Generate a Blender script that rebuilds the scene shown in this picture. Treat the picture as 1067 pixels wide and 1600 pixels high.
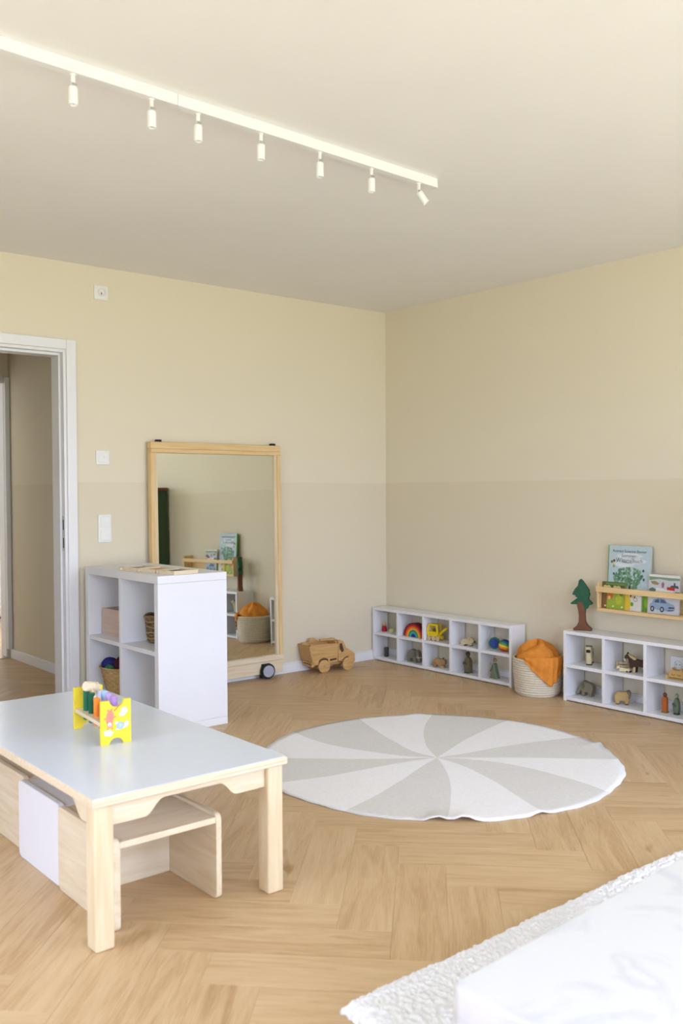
import bpy, bmesh, math, random
from mathutils import Vector, Matrix
random.seed(7)
PI = math.pi
R = math.radians
SC = bpy.context.scene
COL = SC.collection
for o in list(bpy.data.objects):
    bpy.data.objects.remove(o)

# ------------------------------------------------------------------ camera
# room frame: left wall = plane y 0, right wall = plane x 0, corner at the origin, metres
CAMLOC = Vector((-4.43978, -4.85432, 1.17401))
FPX, YAW, PITCH, ROLL = 1450.28, 0.877830, -0.0218606, -0.00555732
fw = Vector((math.cos(YAW) * math.cos(PITCH), math.sin(YAW) * math.cos(PITCH), math.sin(PITCH)))
rt = fw.cross(Vector((0, 0, 1))).normalized()
up = rt.cross(fw)
r2 = rt * math.cos(ROLL) + up * math.sin(ROLL)
u2 = -rt * math.sin(ROLL) + up * math.cos(ROLL)
cam = bpy.data.cameras.new('camera')
cam.sensor_fit = 'VERTICAL'
cam.sensor_height = 36.0
cam.sensor_width = 24.0
cam.lens = FPX * 36.0 / 1600.0
cam.clip_start = 0.05
cam.dof.use_dof = True
cam.dof.focus_distance = 4.3
cam.dof.aperture_fstop = 3.2
camo = bpy.data.objects.new('camera', cam)
COL.objects.link(camo)
camo.matrix_world = Matrix(((r2.x, u2.x, -fw.x, CAMLOC.x), (r2.y, u2.y, -fw.y, CAMLOC.y),
                            (r2.z, u2.z, -fw.z, CAMLOC.z), (0, 0, 0, 1)))
SC.camera = camo

# ------------------------------------------------------------------ world, daylight, exposure
SC.view_settings.view_transform = 'Standard'
SC.view_settings.look = 'None'
SC.view_settings.gamma = 1.0
SC.view_settings.use_curve_mapping = False
SC.view_settings.exposure = 0.13
wd = bpy.data.worlds.new('sky')
SC.world = wd
wd.use_nodes = True
# cool sky above the horizon, sunlit lawn below it
_n, _l = wd.node_tree.nodes, wd.node_tree.links
_bg = _n['Background']
_tc = _n.new('ShaderNodeTexCoord')
_sx = _n.new('ShaderNodeSeparateXYZ')
_l.new(_tc.outputs['Generated'], _sx.inputs[0])
_cr = _n.new('ShaderNodeValToRGB')
_mr = _n.new('ShaderNodeMapRange')
_mr.inputs[1].default_value, _mr.inputs[2].default_value = -1.0, 1.0
_l.new(_sx.outputs['Z'], _mr.inputs[0])
_l.new(_mr.outputs[0], _cr.inputs[0])
_e = _cr.color_ramp.elements
_e.new(0.51)
# bright hazy sky, brighter overhead than at the horizon
_e[0].position, _e[0].color = 0.49, (0.27, 0.28, 0.24, 1)
_e[1].position, _e[1].color = 0.51, (0.60 * .5, 0.70 * .5, 0.95 * .5, 1)
_e[2].position, _e[2].color = 1.0, (0.60, 0.70, 0.95, 1)
_l.new(_cr.outputs[0], _bg.inputs[0])
_bg.inputs[1].default_value = 26.0

H = 2.431          # ceiling height
XW, YW = -5.35, -6.10   # far sides of the room, behind the camera
WINDOWS = [(-4.7, -3.2), (-2.1, -0.4)]
WZ0, WZ1 = 0.30, 2.36


def area(name, loc, rot, sx, sy, power, col):
    l = bpy.data.lights.new(name, 'AREA')
    l.shape = 'RECTANGLE'
    l.size, l.size_y, l.energy, l.color = sx, sy, power, col
    o = bpy.data.objects.new(name, l)
    o.location, o.rotation_euler = loc, rot
    COL.objects.link(o)
    return o


SZ0, SZ1 = 0.40, 1.9
SIDEWINS = [(-5.0, -4.4), (-3.0, -2.0)]     # windows in the wall left of the camera (y ranges)


def portal(loc, rot, sx, sy):
    o = area('window_daylight', loc, rot, sx, sy, 1.0, (1, 1, 1))
    o.data.cycles.is_portal = True


for a, b in WINDOWS:
    portal(((a + b) / 2, YW - .02, (WZ0 + WZ1) / 2), (R(90), 0, 0), b - a, WZ1 - WZ0)
for a, b in SIDEWINS:
    portal((XW - .02, (a + b) / 2, (SZ0 + SZ1) / 2), (R(90), 0, R(-90)), b - a, SZ1 - SZ0)
area('washroom_window_daylight', (-0.84, 2.6, 1.5), (R(90), 0, R(62)), 1.2, 1.4, 70, (0.9, 0.94, 1.0))


# ------------------------------------------------------------------ materials
MATS = {}


def lin(c):
    return tuple(((v / 12.92) if v <= 0.04045 else ((v + 0.055) / 1.055) ** 2.4) for v in c)


def hexc(h):
    return lin(tuple(int(h[i:i + 2], 16) / 255 for i in (0, 2, 4)))


def base(name, rough=0.5, spec=0.4):
    m = bpy.data.materials.new(name)
    m.use_nodes = True
    nt = m.node_tree
    b = nt.nodes['Principled BSDF']
    b.inputs['Roughness'].default_value = rough
    b.inputs['Specular IOR Level'].default_value = spec
    MATS[name] = m
    return m, nt, b


def ramp(nt, fac, stops):
    r = nt.nodes.new('ShaderNodeValToRGB')
    el = r.color_ramp.elements
    while len(el) < len(stops):
        el.new(0.5)
    for e, (p, c) in zip(el, stops):
        e.position = p
        e.color = (c[0], c[1], c[2], 1)
    nt.links.new(fac, r.inputs[0])
    return r.outputs[0]


def paint(name, h, rough=0.5, spec=0.4, var=0.03, scale=25, bump=0.0, bscale=200, bdist=0.001):
    """plain coloured surface with slight mottling and fine relief"""
    m, nt, b = base(name, rough, spec)
    c = hexc(h)
    tc = nt.nodes.new('ShaderNodeTexCoord')
    n = nt.nodes.new('ShaderNodeTexNoise')
    n.inputs['Scale'].default_value = scale
    n.inputs['Detail'].default_value = 4
    nt.links.new(tc.outputs['Object'], n.inputs['Vector'])
    out = ramp(nt, n.outputs['Fac'], [(0.3, tuple(v * (1 - var) for v in c)), (0.7, tuple(min(1, v * (1 + var)) for v in c))])
    nt.links.new(out, b.inputs['Base Color'])
    if bump:
        n2 = nt.nodes.new('ShaderNodeTexNoise')
        n2.inputs['Scale'].default_value = bscale
        n2.inputs['Detail'].default_value = 3
        nt.links.new(tc.outputs['Object'], n2.inputs['Vector'])
        bp = nt.nodes.new('ShaderNodeBump')
        bp.inputs['Strength'].default_value = bump
        bp.inputs['Distance'].default_value = bdist
        nt.links.new(n2.outputs['Fac'], bp.inputs['Height'])
        nt.links.new(bp.outputs['Normal'], b.inputs['Normal'])
    return m


def wood(name, dark, light, axis='X', scale=6.0, stretch=12.0, rough=0.5, spec=0.3):
    m, nt, b = base(name, rough, spec)
    tc = nt.nodes.new('ShaderNodeTexCoord')
    mp = nt.nodes.new('ShaderNodeMapping')
    s = [stretch] * 3
    s['XYZ'.index(axis)] = 1.0
    mp.inputs['Scale'].default_value = s
    oi = nt.nodes.new('ShaderNodeObjectInfo')
    ad = nt.nodes.new('ShaderNodeVectorMath')
    ad.operation = 'MULTIPLY_ADD'
    ad.inputs[1].default_value = (37, 19, 53)
    nt.links.new(oi.outputs['Random'], ad.inputs[0])
    nt.links.new(tc.outputs['Object'], ad.inputs[2])
    nt.links.new(ad.outputs[0], mp.inputs['Vector'])
    n = nt.nodes.new('ShaderNodeTexNoise')
    n.inputs['Scale'].default_value = scale
    n.inputs['Detail'].default_value = 6
    n.inputs['Distortion'].default_value = 0.4
    nt.links.new(mp.outputs['Vector'], n.inputs['Vector'])
    out = ramp(nt, n.outputs['Fac'], [(0.25, hexc(dark)), (0.75, hexc(light))])
    nt.links.new(out, b.inputs['Base Color'])
    bp = nt.nodes.new('ShaderNodeBump')
    bp.inputs['Strength'].default_value = 0.15
    bp.inputs['Distance'].default_value = 0.001
    nt.links.new(n.outputs['Fac'], bp.inputs['Height'])
    nt.links.new(bp.outputs['Normal'], b.inputs['Normal'])
    return m


def wall_paint(name, upper, lower, zb):
    m, nt, b = base(name, 0.85, 0.2)
    g = nt.nodes.new('ShaderNodeNewGeometry')
    sp = nt.nodes.new('ShaderNodeSeparateXYZ')
    nt.links.new(g.outputs['Position'], sp.inputs[0])
    gt = nt.nodes.new('ShaderNodeMath')
    gt.operation = 'GREATER_THAN'
    gt.inputs[1].default_value = zb
    nt.links.new(sp.outputs['Z'], gt.inputs[0])
    mx = nt.nodes.new('ShaderNodeMix')
    mx.data_type = 'RGBA'
    nt.links.new(gt.outputs[0], mx.inputs[0])
    mx.inputs[6].default_value = (*hexc(lower), 1)
    mx.inputs[7].default_value = (*hexc(upper), 1)
    nt.links.new(mx.outputs[2], b.inputs['Base Color'])
    n = nt.nodes.new('ShaderNodeTexNoise')
    n.inputs['Scale'].default_value = 260
    n.inputs['Detail'].default_value = 3
    nt.links.new(g.outputs['Position'], n.inputs['Vector'])
    bp = nt.nodes.new('ShaderNodeBump')
    bp.inputs['Strength'].default_value = 0.25
    bp.inputs['Distance'].default_value = 0.0008
    nt.links.new(n.outputs['Fac'], bp.inputs['Height'])
    nt.links.new(bp.outputs['Normal'], b.inputs['Normal'])
    return m


def oak_floor():
    m, nt, b = base('oak_plank', 0.42, 0.35)
    uv = nt.nodes.new('ShaderNodeUVMap')
    uv.uv_map = 'plank'
    at = nt.nodes.new('ShaderNodeAttribute')
    at.attribute_name = 'tone'
    oi = nt.nodes.new('ShaderNodeObjectInfo')
    sm = nt.nodes.new('ShaderNodeMath')
    sm.operation = 'ADD'
    nt.links.new(at.outputs['Fac'], sm.inputs[0])
    nt.links.new(oi.outputs['Random'], sm.inputs[1])
    fr = nt.nodes.new('ShaderNodeMath')
    fr.operation = 'FRACT'
    nt.links.new(sm.outputs[0], fr.inputs[0])
    ma = nt.nodes.new('ShaderNodeVectorMath')
    ma.operation = 'MULTIPLY_ADD'
    ma.inputs[1].default_value = (31, 47, 23)
    nt.links.new(fr.outputs[0], ma.inputs[0])
    nt.links.new(uv.outputs[0], ma.inputs[2])

    def noise(sx, sy, scale, det, dist):
        mp = nt.nodes.new('ShaderNodeMapping')
        mp.inputs['Scale'].default_value = (sx, sy, 1)
        nt.links.new(ma.outputs[0], mp.inputs['Vector'])
        n = nt.nodes.new('ShaderNodeTexNoise')
        n.inputs['Scale'].default_value = scale
        n.inputs['Detail'].default_value = det
        n.inputs['Distortion'].default_value = dist
        nt.links.new(mp.outputs[0], n.inputs['Vector'])
        return n.outputs['Fac']
    broad = noise(1.3, 12, 1.6, 6, 1.6)
    fine = noise(5, 150, 3.0, 6, 0.4)
    knot = noise(3.0, 11, 1.2, 2, 0.6)

    def math2(op, a, c, clamp=False):
        x = nt.nodes.new('ShaderNodeMath')
        x.operation = op
        x.use_clamp = clamp
        for i, v in enumerate((a, c)):
            if isinstance(v, (int, float)):
                x.inputs[i].default_value = v
            else:
                nt.links.new(v, x.inputs[i])
        return x.outputs[0]
    f = math2('ADD', math2('MULTIPLY', broad, 0.55), math2('MULTIPLY', fine, 0.45))
    f = math2('ADD', f, math2('MULTIPLY', math2('SUBTRACT', fr.outputs[0], 0.5), 0.10))
    colr = ramp(nt, f, [(0.30, hexc('b08d65')), (0.50, hexc('c8a981')), (0.72, hexc('d5bb97'))])
    kr = ramp(nt, knot, [(0.68, (1, 1, 1)), (0.80, (0.66, 0.54, 0.42))])
    mx = nt.nodes.new('ShaderNodeMix')
    mx.data_type = 'RGBA'
    mx.blend_type = 'MULTIPLY'
    mx.inputs[0].default_value = 1
    nt.links.new(colr, mx.inputs[6])
    nt.links.new(kr, mx.inputs[7])
    nt.links.new(mx.outputs[2], b.inputs['Base Color'])
    bp = nt.nodes.new('ShaderNodeBump')
    bp.inputs['Strength'].default_value = 0.2
    bp.inputs['Distance'].default_value = 0.0006
    nt.links.new(fine, bp.inputs['Height'])
    nt.links.new(bp.outputs['Normal'], b.inputs['Normal'])
    return m


def grey_marked_white():  # white tabletop with faint grey marks from distorted noise
    m, nt, b = base('white_marked_top', 0.35, 0.4)
    tc = nt.nodes.new('ShaderNodeTexCoord')
    n = nt.nodes.new('ShaderNodeTexNoise')
    n.inputs['Scale'].default_value = 5
    n.inputs['Detail'].default_value = 7
    n.inputs['Distortion'].default_value = 1.5
    nt.links.new(tc.outputs['Object'], n.inputs['Vector'])
    out = ramp(nt, n.outputs['Fac'], [(0.50, (0.66, 0.66, 0.67)), (0.585, (0.58, 0.58, 0.61)), (0.62, (0.66, 0.66, 0.67))])
    nt.links.new(out, b.inputs['Base Color'])
    return m


WALLM = wall_paint('wall_paint_two_tone', 'e5dcc6', 'dfd5be', 1.234)
CEILM = paint('ceiling_paint', 'f1f0ec', 0.9, 0.1, 0.01, 3, 0.2, 300)
WHITE = paint('white_laminate', 'e9e9ed', 0.4, 0.4, 0.01, 8)
WHITEGLOSS = paint('white_lacquer', 'ebebee', 0.35, 0.45, 0.01, 8)
PLASTIC = paint('white_plastic', 'eeeeec', 0.35, 0.45, 0.01, 8)
OAK = oak_floor()
SUB = paint('subfloor', '5a4630', 0.9, 0.1)
PINE = wood('pine_x', 'd9b57c', 'e8cd9c', 'X', 5, 14)
PINEZ = wood('pine_z', 'd9b57c', 'e8cd9c', 'Z', 5, 14)
PINEY = wood('pine_y', 'd9b57c', 'e8cd9c', 'Y', 5, 14)
BIRCH = wood('birch_x', 'dac5a2', 'ebdec6', 'X', 5, 10)
BIRCHY = wood('birch_y', 'dac5a2', 'ebdec6', 'Y', 5, 10)
BIRCHZ = wood('birch_z', 'd6be96', 'e6d6b8', 'Z', 5, 10)
PLYEDGE = wood('plywood_edge', 'd2b58c', 'efe2cb', 'X', 4, 60)
LAMBLUE = paint('pale_blue_laminate', 'd6dde8', 0.2, 0.45, 0.01, 6)
TRUCKW = wood('truck_wood', 'b98d55', 'd5ad75', 'X', 6, 12)
BLACK = paint('black_rubber', '1d1d20', 0.6, 0.3)
GREYP = paint('grey_plastic', 'a9aab8', 0.4, 0.4)
STEEL, _nt, _b = base('brushed_steel', 0.3, 0.5)
_b.inputs['Base Color'].default_value = (0.6, 0.6, 0.58, 1)
_b.inputs['Metallic'].default_value = 1.0
MIRROR, _nt, _b = base('mirror_glass', 0.01, 0.5)
_b.inputs['Base Color'].default_value = (0.80, 0.82, 0.76, 1)
_b.inputs['Metallic'].default_value = 1.0
GLASS, _nt, _b = base('window_glass', 0.0, 0.5)
_tr = _nt.nodes.new('ShaderNodeBsdfTransparent')
_gl = _nt.nodes.new('ShaderNodeBsdfGlossy')
_gl.inputs['Roughness'].default_value = 0.0
_mx = _nt.nodes.new('ShaderNodeMixShader')
_mx.inputs[0].default_value = 0.06
_nt.links.new(_tr.outputs[0], _mx.inputs[1])
_nt.links.new(_gl.outputs[0], _mx.inputs[2])
_nt.links.new(_mx.outputs[0], _nt.nodes['Material Output'].inputs['Surface'])
COTTON = paint('white_tufted_cotton', 'f4f2f5', 0.95, 0.05, 0.03, 90, 0.45, 350, 0.003)
COTTONG = paint('grey_tufted_cotton', 'e0dddc', 0.95, 0.05, 0.04, 90, 0.45, 350, 0.003)
FLUFF = paint('white_fluffy_pile', 'f3f3f7', 0.95, 0.05, 0.04, 120, 0.6, 500, 0.004)
ROPE = paint('cream_rope', 'd9cdb8', 0.9, 0.1, 0.06, 60, 0.5, 260, 0.003)
ORANGE = paint('orange_gauze', 'd98a3a', 0.85, 0.1, 0.10, 30, 0.4, 300, 0.002)
SEAGRASS = paint('seagrass', 'b79a68', 0.85, 0.1, 0.12, 60, 0.5, 200, 0.003)
DARKGREEN = paint('dark_green_lacquer', '3c5238', 0.5, 0.3)
BROWN = paint('brown_stained_wood', '6f4630', 0.6, 0.3, 0.08, 40)
MARKEDWHITE = grey_marked_white()
TILE = paint('white_glazed_tile', 'e8e8ec', 0.2, 0.5, 0.01, 8)


def cm(h, rough=0.55):
    k = 'paint_' + h
    return MATS[k] if k in MATS else paint(k, h, rough, 0.3, 0.05, 60)


# ------------------------------------------------------------------ mesh helpers
class MB:
    def __init__(s):
        s.v, s.f = [], []

    def add(s, vs, fs):
        n = len(s.v)
        s.v += [tuple(p) for p in vs]
        s.f += [tuple(i + n for i in f) for f in fs]
        return s

    def box(s, x0, x1, y0, y1, z0, z1):
        vs = [(x, y, z) for z in (z0, z1) for y in (y0, y1) for x in (x0, x1)]
        return s.add(vs, [(0, 2, 3, 1), (4, 5, 7, 6), (0, 1, 5, 4), (2, 6, 7, 3), (0, 4, 6, 2), (1, 3, 7, 5)])

    def prism(s, pts, t0, t1, plane='XZ'):
        """closed outline; plane XZ extrudes along y, YZ along x, XY along z"""
        n = len(pts)
        ar = sum(pts[i][0] * pts[(i + 1) % n][1] - pts[(i + 1) % n][0] * pts[i][1] for i in range(n))
        if ar < 0:
            pts = pts[::-1]

        def P(a, b, t):
            return {'XZ': (a, t, b), 'YZ': (t, a, b), 'XY': (a, b, t)}[plane]
        vs = [P(a, b, t0) for a, b in pts] + [P(a, b, t1) for a, b in pts]
        lo, hi = tuple(range(n)), tuple(range(n, 2 * n))
        sides = [(i, (i + 1) % n, n + (i + 1) % n, n + i) for i in range(n)]
        if plane == 'XZ':
            fs = [lo, hi[::-1]] + [q[::-1] for q in sides]
        else:
            fs = [lo[::-1], hi] + sides
        return s.add(vs, fs)

    def lathe(s, prof, c=(0, 0, 0), n=24, cap=True):
        """profile of (radius, z) turned about z"""
        vs, fs = [], []
        for r, z in prof:
            for k in range(n):
                a = 2 * PI * k / n
                vs.append((c[0] + r * math.cos(a), c[1] + r * math.sin(a), c[2] + z))
        for i in range(len(prof) - 1):
            for k in range(n):
                k2 = (k + 1) % n
                fs.append((i * n + k, i * n + k2, (i + 1) * n + k2, (i + 1) * n + k))
        if cap:
            fs.append(tuple(range(n))[::-1])
            fs.append(tuple((len(prof) - 1) * n + k for k in range(n)))
        return s.add(vs, fs)

    def tube(s, path, rad, n=10, closed=False):
        path = [Vector(p) for p in path]
        m = len(path)
        vs, fs = [], []
        prev = None
        for i, p in enumerate(path):
            a = path[(i - 1) % m] if (closed or i > 0) else p
            b = path[(i + 1) % m] if (closed or i < m - 1) else p
            t = (b - a).normalized()
            ref = prev if prev is not None else (Vector((0, 0, 1)) if abs(t.z) < 0.9 else Vector((1, 0, 0)))
            sx = t.cross(ref)
            if sx.length < 1e-6:
                sx = t.cross(Vector((1, 0.3, 0)))
            sx.normalize()
            sy = sx.cross(t).normalized()
            prev = sy
            r = rad[i] if isinstance(rad, (list, tuple)) else rad
            for k in range(n):
                an = 2 * PI * k / n
                vs.append(p + sx * (r * math.cos(an)) + sy * (r * math.sin(an)))
        for i in range(m if closed else m - 1):
            for k in range(n):
                k2 = (k + 1) % n
                j = (i + 1) % m
                fs.append((i * n + k, i * n + k2, j * n + k2, j * n + k))
        if not closed:
            fs.append(tuple(range(n))[::-1])
            fs.append(tuple((m - 1) * n + k for k in range(n)))
        return s.add(vs, fs)

    def ball(s, c, r, n=16, m=10):
        rx, ry, rz = r if isinstance(r, (tuple, list)) else (r, r, r)
        vs, fs = [], []
        for i in range(1, m):
            a = PI * i / m
            for k in range(n):
                b = 2 * PI * k / n
                vs.append((c[0] + rx * math.sin(a) * math.cos(b), c[1] + ry * math.sin(a) * math.sin(b), c[2] - rz * math.cos(a)))
        vs += [(c[0], c[1], c[2] - rz), (c[0], c[1], c[2] + rz)]
        lo, hi = len(vs) - 2, len(vs) - 1
        for i in range(m - 2):
            for k in range(n):
                k2 = (k + 1) % n
                fs.append((i * n + k, i * n + k2, (i + 1) * n + k2, (i + 1) * n + k))
        for k in range(n):
            k2 = (k + 1) % n
            fs.append((lo, k2, k))
            fs.append((hi, (m - 2) * n + k, (m - 2) * n + k2))
        return s.add(vs, fs)

    def build(s, name, mat, parent=None, bevel=0.0, seg=2, smooth=False, loc=None, rotz=0.0):
        me = bpy.data.meshes.new(name)
        me.from_pydata(s.v, [], s.f)
        me.update()
        if smooth:
            me.polygons.foreach_set('use_smooth', [True] * len(me.polygons))
        for m in (mat if isinstance(mat, (list, tuple)) else [mat]):
            me.materials.append(m)
        o = bpy.data.objects.new(name, me)
        COL.objects.link(o)
        if parent is not None:
            o.parent = parent
        if loc is not None:
            o.location = loc
            o.rotation_euler = (0, 0, rotz)
        if bevel:
            b = o.modifiers.new('bevel', 'BEVEL')
            b.width = bevel
            b.segments = seg
            b.limit_method = 'ANGLE'
            b.angle_limit = R(35)
        return o


def smooth_angle(o, deg=40):
    me = o.data
    me.polygons.foreach_set('use_smooth', [True] * len(me.polygons))
    bm = bmesh.new()
    bm.from_mesh(me)
    for e in bm.edges:
        if len(e.link_faces) == 2 and e.calc_face_angle(0) > R(deg):
            e.smooth = False
    bm.to_mesh(me)
    bm.free()
    return o


def tag(o, label=None, cat=None, group=None, kind=None):
    for k, v in (('label', label), ('category', cat), ('group', group), ('kind', kind)):
        if v:
            o[k] = v
    return o


def thing(name, label, cat, loc=(0, 0, 0), rotz=0.0, group=None):
    e = bpy.data.objects.new(name, None)
    e.empty_display_size = 0.05
    COL.objects.link(e)
    e.location = loc
    e.rotation_euler = (0, 0, rotz)
    return tag(e, label, cat, group)


def struct(o):
    o['kind'] = 'structure'
    return o


def box(name, mat, parent, x0, x1, y0, y1, z0, z1, bevel=0.0, seg=2):
    return MB().box(x0, x1, y0, y1, z0, z1).build(name, mat, parent, bevel, seg)


def copy_tree(o, parent=None):
    c = o.copy()
    COL.objects.link(c)
    c.parent = parent
    for ch in list(o.children):
        copy_tree(ch, c)
    return c


# ------------------------------------------------------------------ floor: herringbone planks
PW, PN = 0.150, 4
E2 = Vector((1, -1)) / math.sqrt(2)
E1 = Vector((-1, -1)) / math.sqrt(2)
ORG = Vector((-2.456, -2.520)) - PW * E1
RECTS = [(XW, 0, YW, 0), (-4.2, -2.03, 0, 1.75), (-3.4, -0.8, 1.75, 4.0)]
fl = MB()
for x0, x1, y0, y1 in RECTS:
    fl.box(x0 - .1, x1 + .1, y0 - .1, y1 + (.1 if y1 > 3 or y1 == 0 else 0), -.06, -.008)
FLOOR = struct(fl.build('floor', SUB))
FLOOR['label'] = 'oak herringbone plank floor'


def clip(poly, rect):
    x0, x1, y0, y1 = rect
    for ax, val, sgn in ((0, x0, 1), (0, x1, -1), (1, y0, 1), (1, y1, -1)):
        out = []
        for i in range(len(poly)):
            a, b = poly[i], poly[(i + 1) % len(poly)]
            da, db = (a[ax] - val) * sgn, (b[ax] - val) * sgn
            if da >= 0:
                out.append(a)
            if (da >= 0) != (db >= 0):
                t = da / (da - db)
                out.append((a[0] + (b[0] - a[0]) * t, a[1] + (b[1] - a[1]) * t))
        poly = out
        if len(poly) < 3:
            return []
    return poly


def parea(p):
    return 0.5 * sum(p[i][0] * p[(i + 1) % len(p)][1] - p[(i + 1) % len(p)][0] * p[i][1] for i in range(len(p)))


def project(x, y, z=0.0):
    d = Vector((x, y, z)) - CAMLOC
    w = d.dot(fw)
    if w < 0.2:
        return None
    return (533.5 + FPX * d.dot(r2) / w, 800 - FPX * d.dot(u2) / w)


FRAME = (0, 1067, 0, 1600)
planks = []     # (visible size, local polygon, centre, angle, whole?)
GAP = 0.0002
for a in range(-90, 91):
    for m in range(-12, 13):
        for kind in (0, 1):
            if kind == 0:     # lengthwise along E2
                p0, p1, q0, q1 = a + 2 * PN * m, a + 2 * PN * m + PN, a, a + 1
                ang = math.atan2(E2.y, E2.x)
            else:
                p0, p1, q0, q1 = a, a + 1, a - 2 * PN + 1 + 2 * PN * m, a - PN + 1 + 2 * PN * m
                ang = math.atan2(E1.y, E1.x)
            c = ORG + PW * ((p0 + p1) / 2 * E2 + (q0 + q1) / 2 * E1)
            if not (XW - 1 < c.x < 1 and YW - 1 < c.y < 5):
                continue
            ca, sa = math.cos(ang), math.sin(ang)
            l2, w2 = PW * PN / 2 - GAP, PW / 2 - GAP
            rect = [(c.x + ca * u - sa * v, c.y + sa * u + ca * v) for u, v in ((-l2, -w2), (l2, -w2), (l2, w2), (-l2, w2))]
            for rc in RECTS:
                pc = clip(rect, rc)
                if len(pc) < 3 or abs(parea(pc)) < 2e-4:
                    continue
                whole = abs(abs(parea(pc)) - 4 * l2 * w2) < 1e-6
                pp = [project(*p) for p in pc]
                vis = 0
                if all(pp):
                    cl = clip(pp, FRAME)
                    if len(cl) >= 3:
                        vis = abs(parea(cl))
                loc = [((x - c.x) * ca + (y - c.y) * sa, -(x - c.x) * sa + (y - c.y) * ca) for x, y in pc]
                planks.append((vis, loc, c, ang, whole))
planks.sort(key=lambda t: -t[0])


def plank_geo(loc):
    """top face, a small bevel and sides; n-gon outline in the plank's own frame"""
    if parea(loc) < 0:
        loc = loc[::-1]
    n = len(loc)
    cx, cy = sum(p[0] for p in loc) / n, sum(p[1] for p in loc) / n
    B = 0.0006

    def ins(p):
        dx, dy = p[0] - cx, p[1] - cy
        return (p[0] - math.copysign(min(B, abs(dx) * .5), dx), p[1] - math.copysign(min(B, abs(dy) * .5), dy))
    top = [(*ins(p), 0.0) for p in loc]
    mid = [(p[0], p[1], -0.0005) for p in loc]
    bot = [(p[0], p[1], -0.008) for p in loc]
    vs = top + mid + bot
    fs = [tuple(range(n))]
    for i in range(n):
        j = (i + 1) % n
        fs += [(n + i, n + j, j, i), (2 * n + i, 2 * n + j, n + j, n + i)]
    return vs, fs


def plank_mesh(items):
    vs, fs, uvs, tones = [], [], [], []
    for loc, mat, tone in items:
        v, f = plank_geo(loc)
        n = len(vs)
        for p in v:
            uvs.append((p[0], p[1]))
            vs.append(tuple(mat @ Vector(p)) if mat else p)
            tones.append(tone)
        fs += [tuple(i + n for i in q) for q in f]
    me = bpy.data.meshes.new('plank')
    me.from_pydata(vs, [], fs)
    ul = me.uv_layers.new(name='plank')
    for l in me.loops:
        ul.data[l.index].uv = uvs[l.vertex_index]
    at = me.attributes.new('tone', 'FLOAT', 'POINT')
    at.data.foreach_set('value', tones)
    me.materials.append(OAK)
    return me


whole_me = None
rest = []
for i, (vis, loc, c, ang, whole) in enumerate(planks):
    if i < 300 and vis > 0:
        if whole:
            if whole_me is None:
                whole_me = plank_mesh([(loc, None, 0.0)])
            me = whole_me
        else:
            me = plank_mesh([(loc, None, 0.0)])
        o = bpy.data.objects.new('plank', me)
        COL.objects.link(o)
        o.parent = FLOOR
        o.location = (c.x, c.y, 0)
        o.rotation_euler = (0, 0, ang)
    else:
        rest.append((loc, Matrix.Translation((c.x, c.y, 0)) @ Matrix.Rotation(ang, 4, 'Z'), random.random()))
o = bpy.data.objects.new('remaining_planks', plank_mesh(rest))
COL.objects.link(o)
o.parent = FLOOR
o['kind'] = 'stuff'

# ------------------------------------------------------------------ room shell
DX0, DX1, DZ = -3.20, -2.354, 1.955       # doorway in the left wall
struct(MB().box(XW - .13, .13, YW - .3, .13, H, H + .12).build('ceiling', CEILM))
wl = MB().box(XW, DX0, 0, .13, 0, H).box(DX1, .13, 0, .13, 0, H).box(DX0, DX1, 0, .13, DZ, H)
struct(wl.build('wall_left', WALLM))
struct(MB().box(0, .13, YW - .3, 0, 0, H).build('wall_right', WALLM))
wn = MB()
ys = [YW - .3] + [v for w in SIDEWINS for v in w] + [.13]
for i in range(0, len(ys), 2):
    wn.box(XW - .3, XW, ys[i], ys[i + 1], 0, H)
for a, b in SIDEWINS:
    wn.box(XW - .3, XW, a, b, 0, SZ0).box(XW - .3, XW, a, b, SZ1, H)
struct(wn.build('wall_near', WALLM))
for i, (a, b) in enumerate(SIDEWINS):
    w = MB()
    x0, x1 = XW - .12, XW - .05
    w.box(x0, x1, a, b, SZ0, SZ0 + .06).box(x0, x1, a, b, SZ1 - .06, SZ1)
    for y in (a, (a + b) / 2 - .03, b - .06):
        w.box(x0, x1, y, y + .06, SZ0 + .06, SZ1 - .06)
    wo = struct(w.build('window_%d' % (i + 3), WHITEGLOSS))
    for y0, y1 in ((a + .06, (a + b) / 2 - .03), ((a + b) / 2 + .03, b - .06)):
        box('pane', GLASS, wo, XW - .09, XW - .084, y0, y1, SZ0 + .06, SZ1 - .06)
    box('window_sill', WHITEGLOSS, wo, XW - .05, XW + .012, a, b, SZ0 - .03, SZ0)
wb = MB()
xs = [XW] + [v for w in WINDOWS for v in w] + [0]
for i in range(0, len(xs), 2):
    wb.box(xs[i], xs[i + 1], YW - .3, YW, 0, H)
for a, b in WINDOWS:
    wb.box(a, b, YW - .3, YW, 0, WZ0).box(a, b, YW - .3, YW, WZ1, H)
struct(wb.build('wall_behind', WALLM))
for i, (a, b) in enumerate(WINDOWS):
    w = MB()
    y0, y1 = YW - .12, YW - .05
    w.box(a, b, y0, y1, WZ0, WZ0 + .06).box(a, b, y0, y1, WZ1 - .06, WZ1)
    for x in (a, (a + b) / 2 - .03, b - .06):
        w.box(x, x + .06, y0, y1, WZ0 + .06, WZ1 - .06)
    wo = struct(w.build('window_%d' % (i + 1), WHITEGLOSS))
    for x0, x1 in ((a + .06, (a + b) / 2 - .03), ((a + b) / 2 + .03, b - .06)):
        box('pane', GLASS, wo, x0, x1, YW - .09, YW - .084, WZ0 + .06, WZ1 - .06)
    box('window_sill', WHITEGLOSS, wo, a, b, YW - .05, YW + .012, WZ0 - .03, WZ0)


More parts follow.
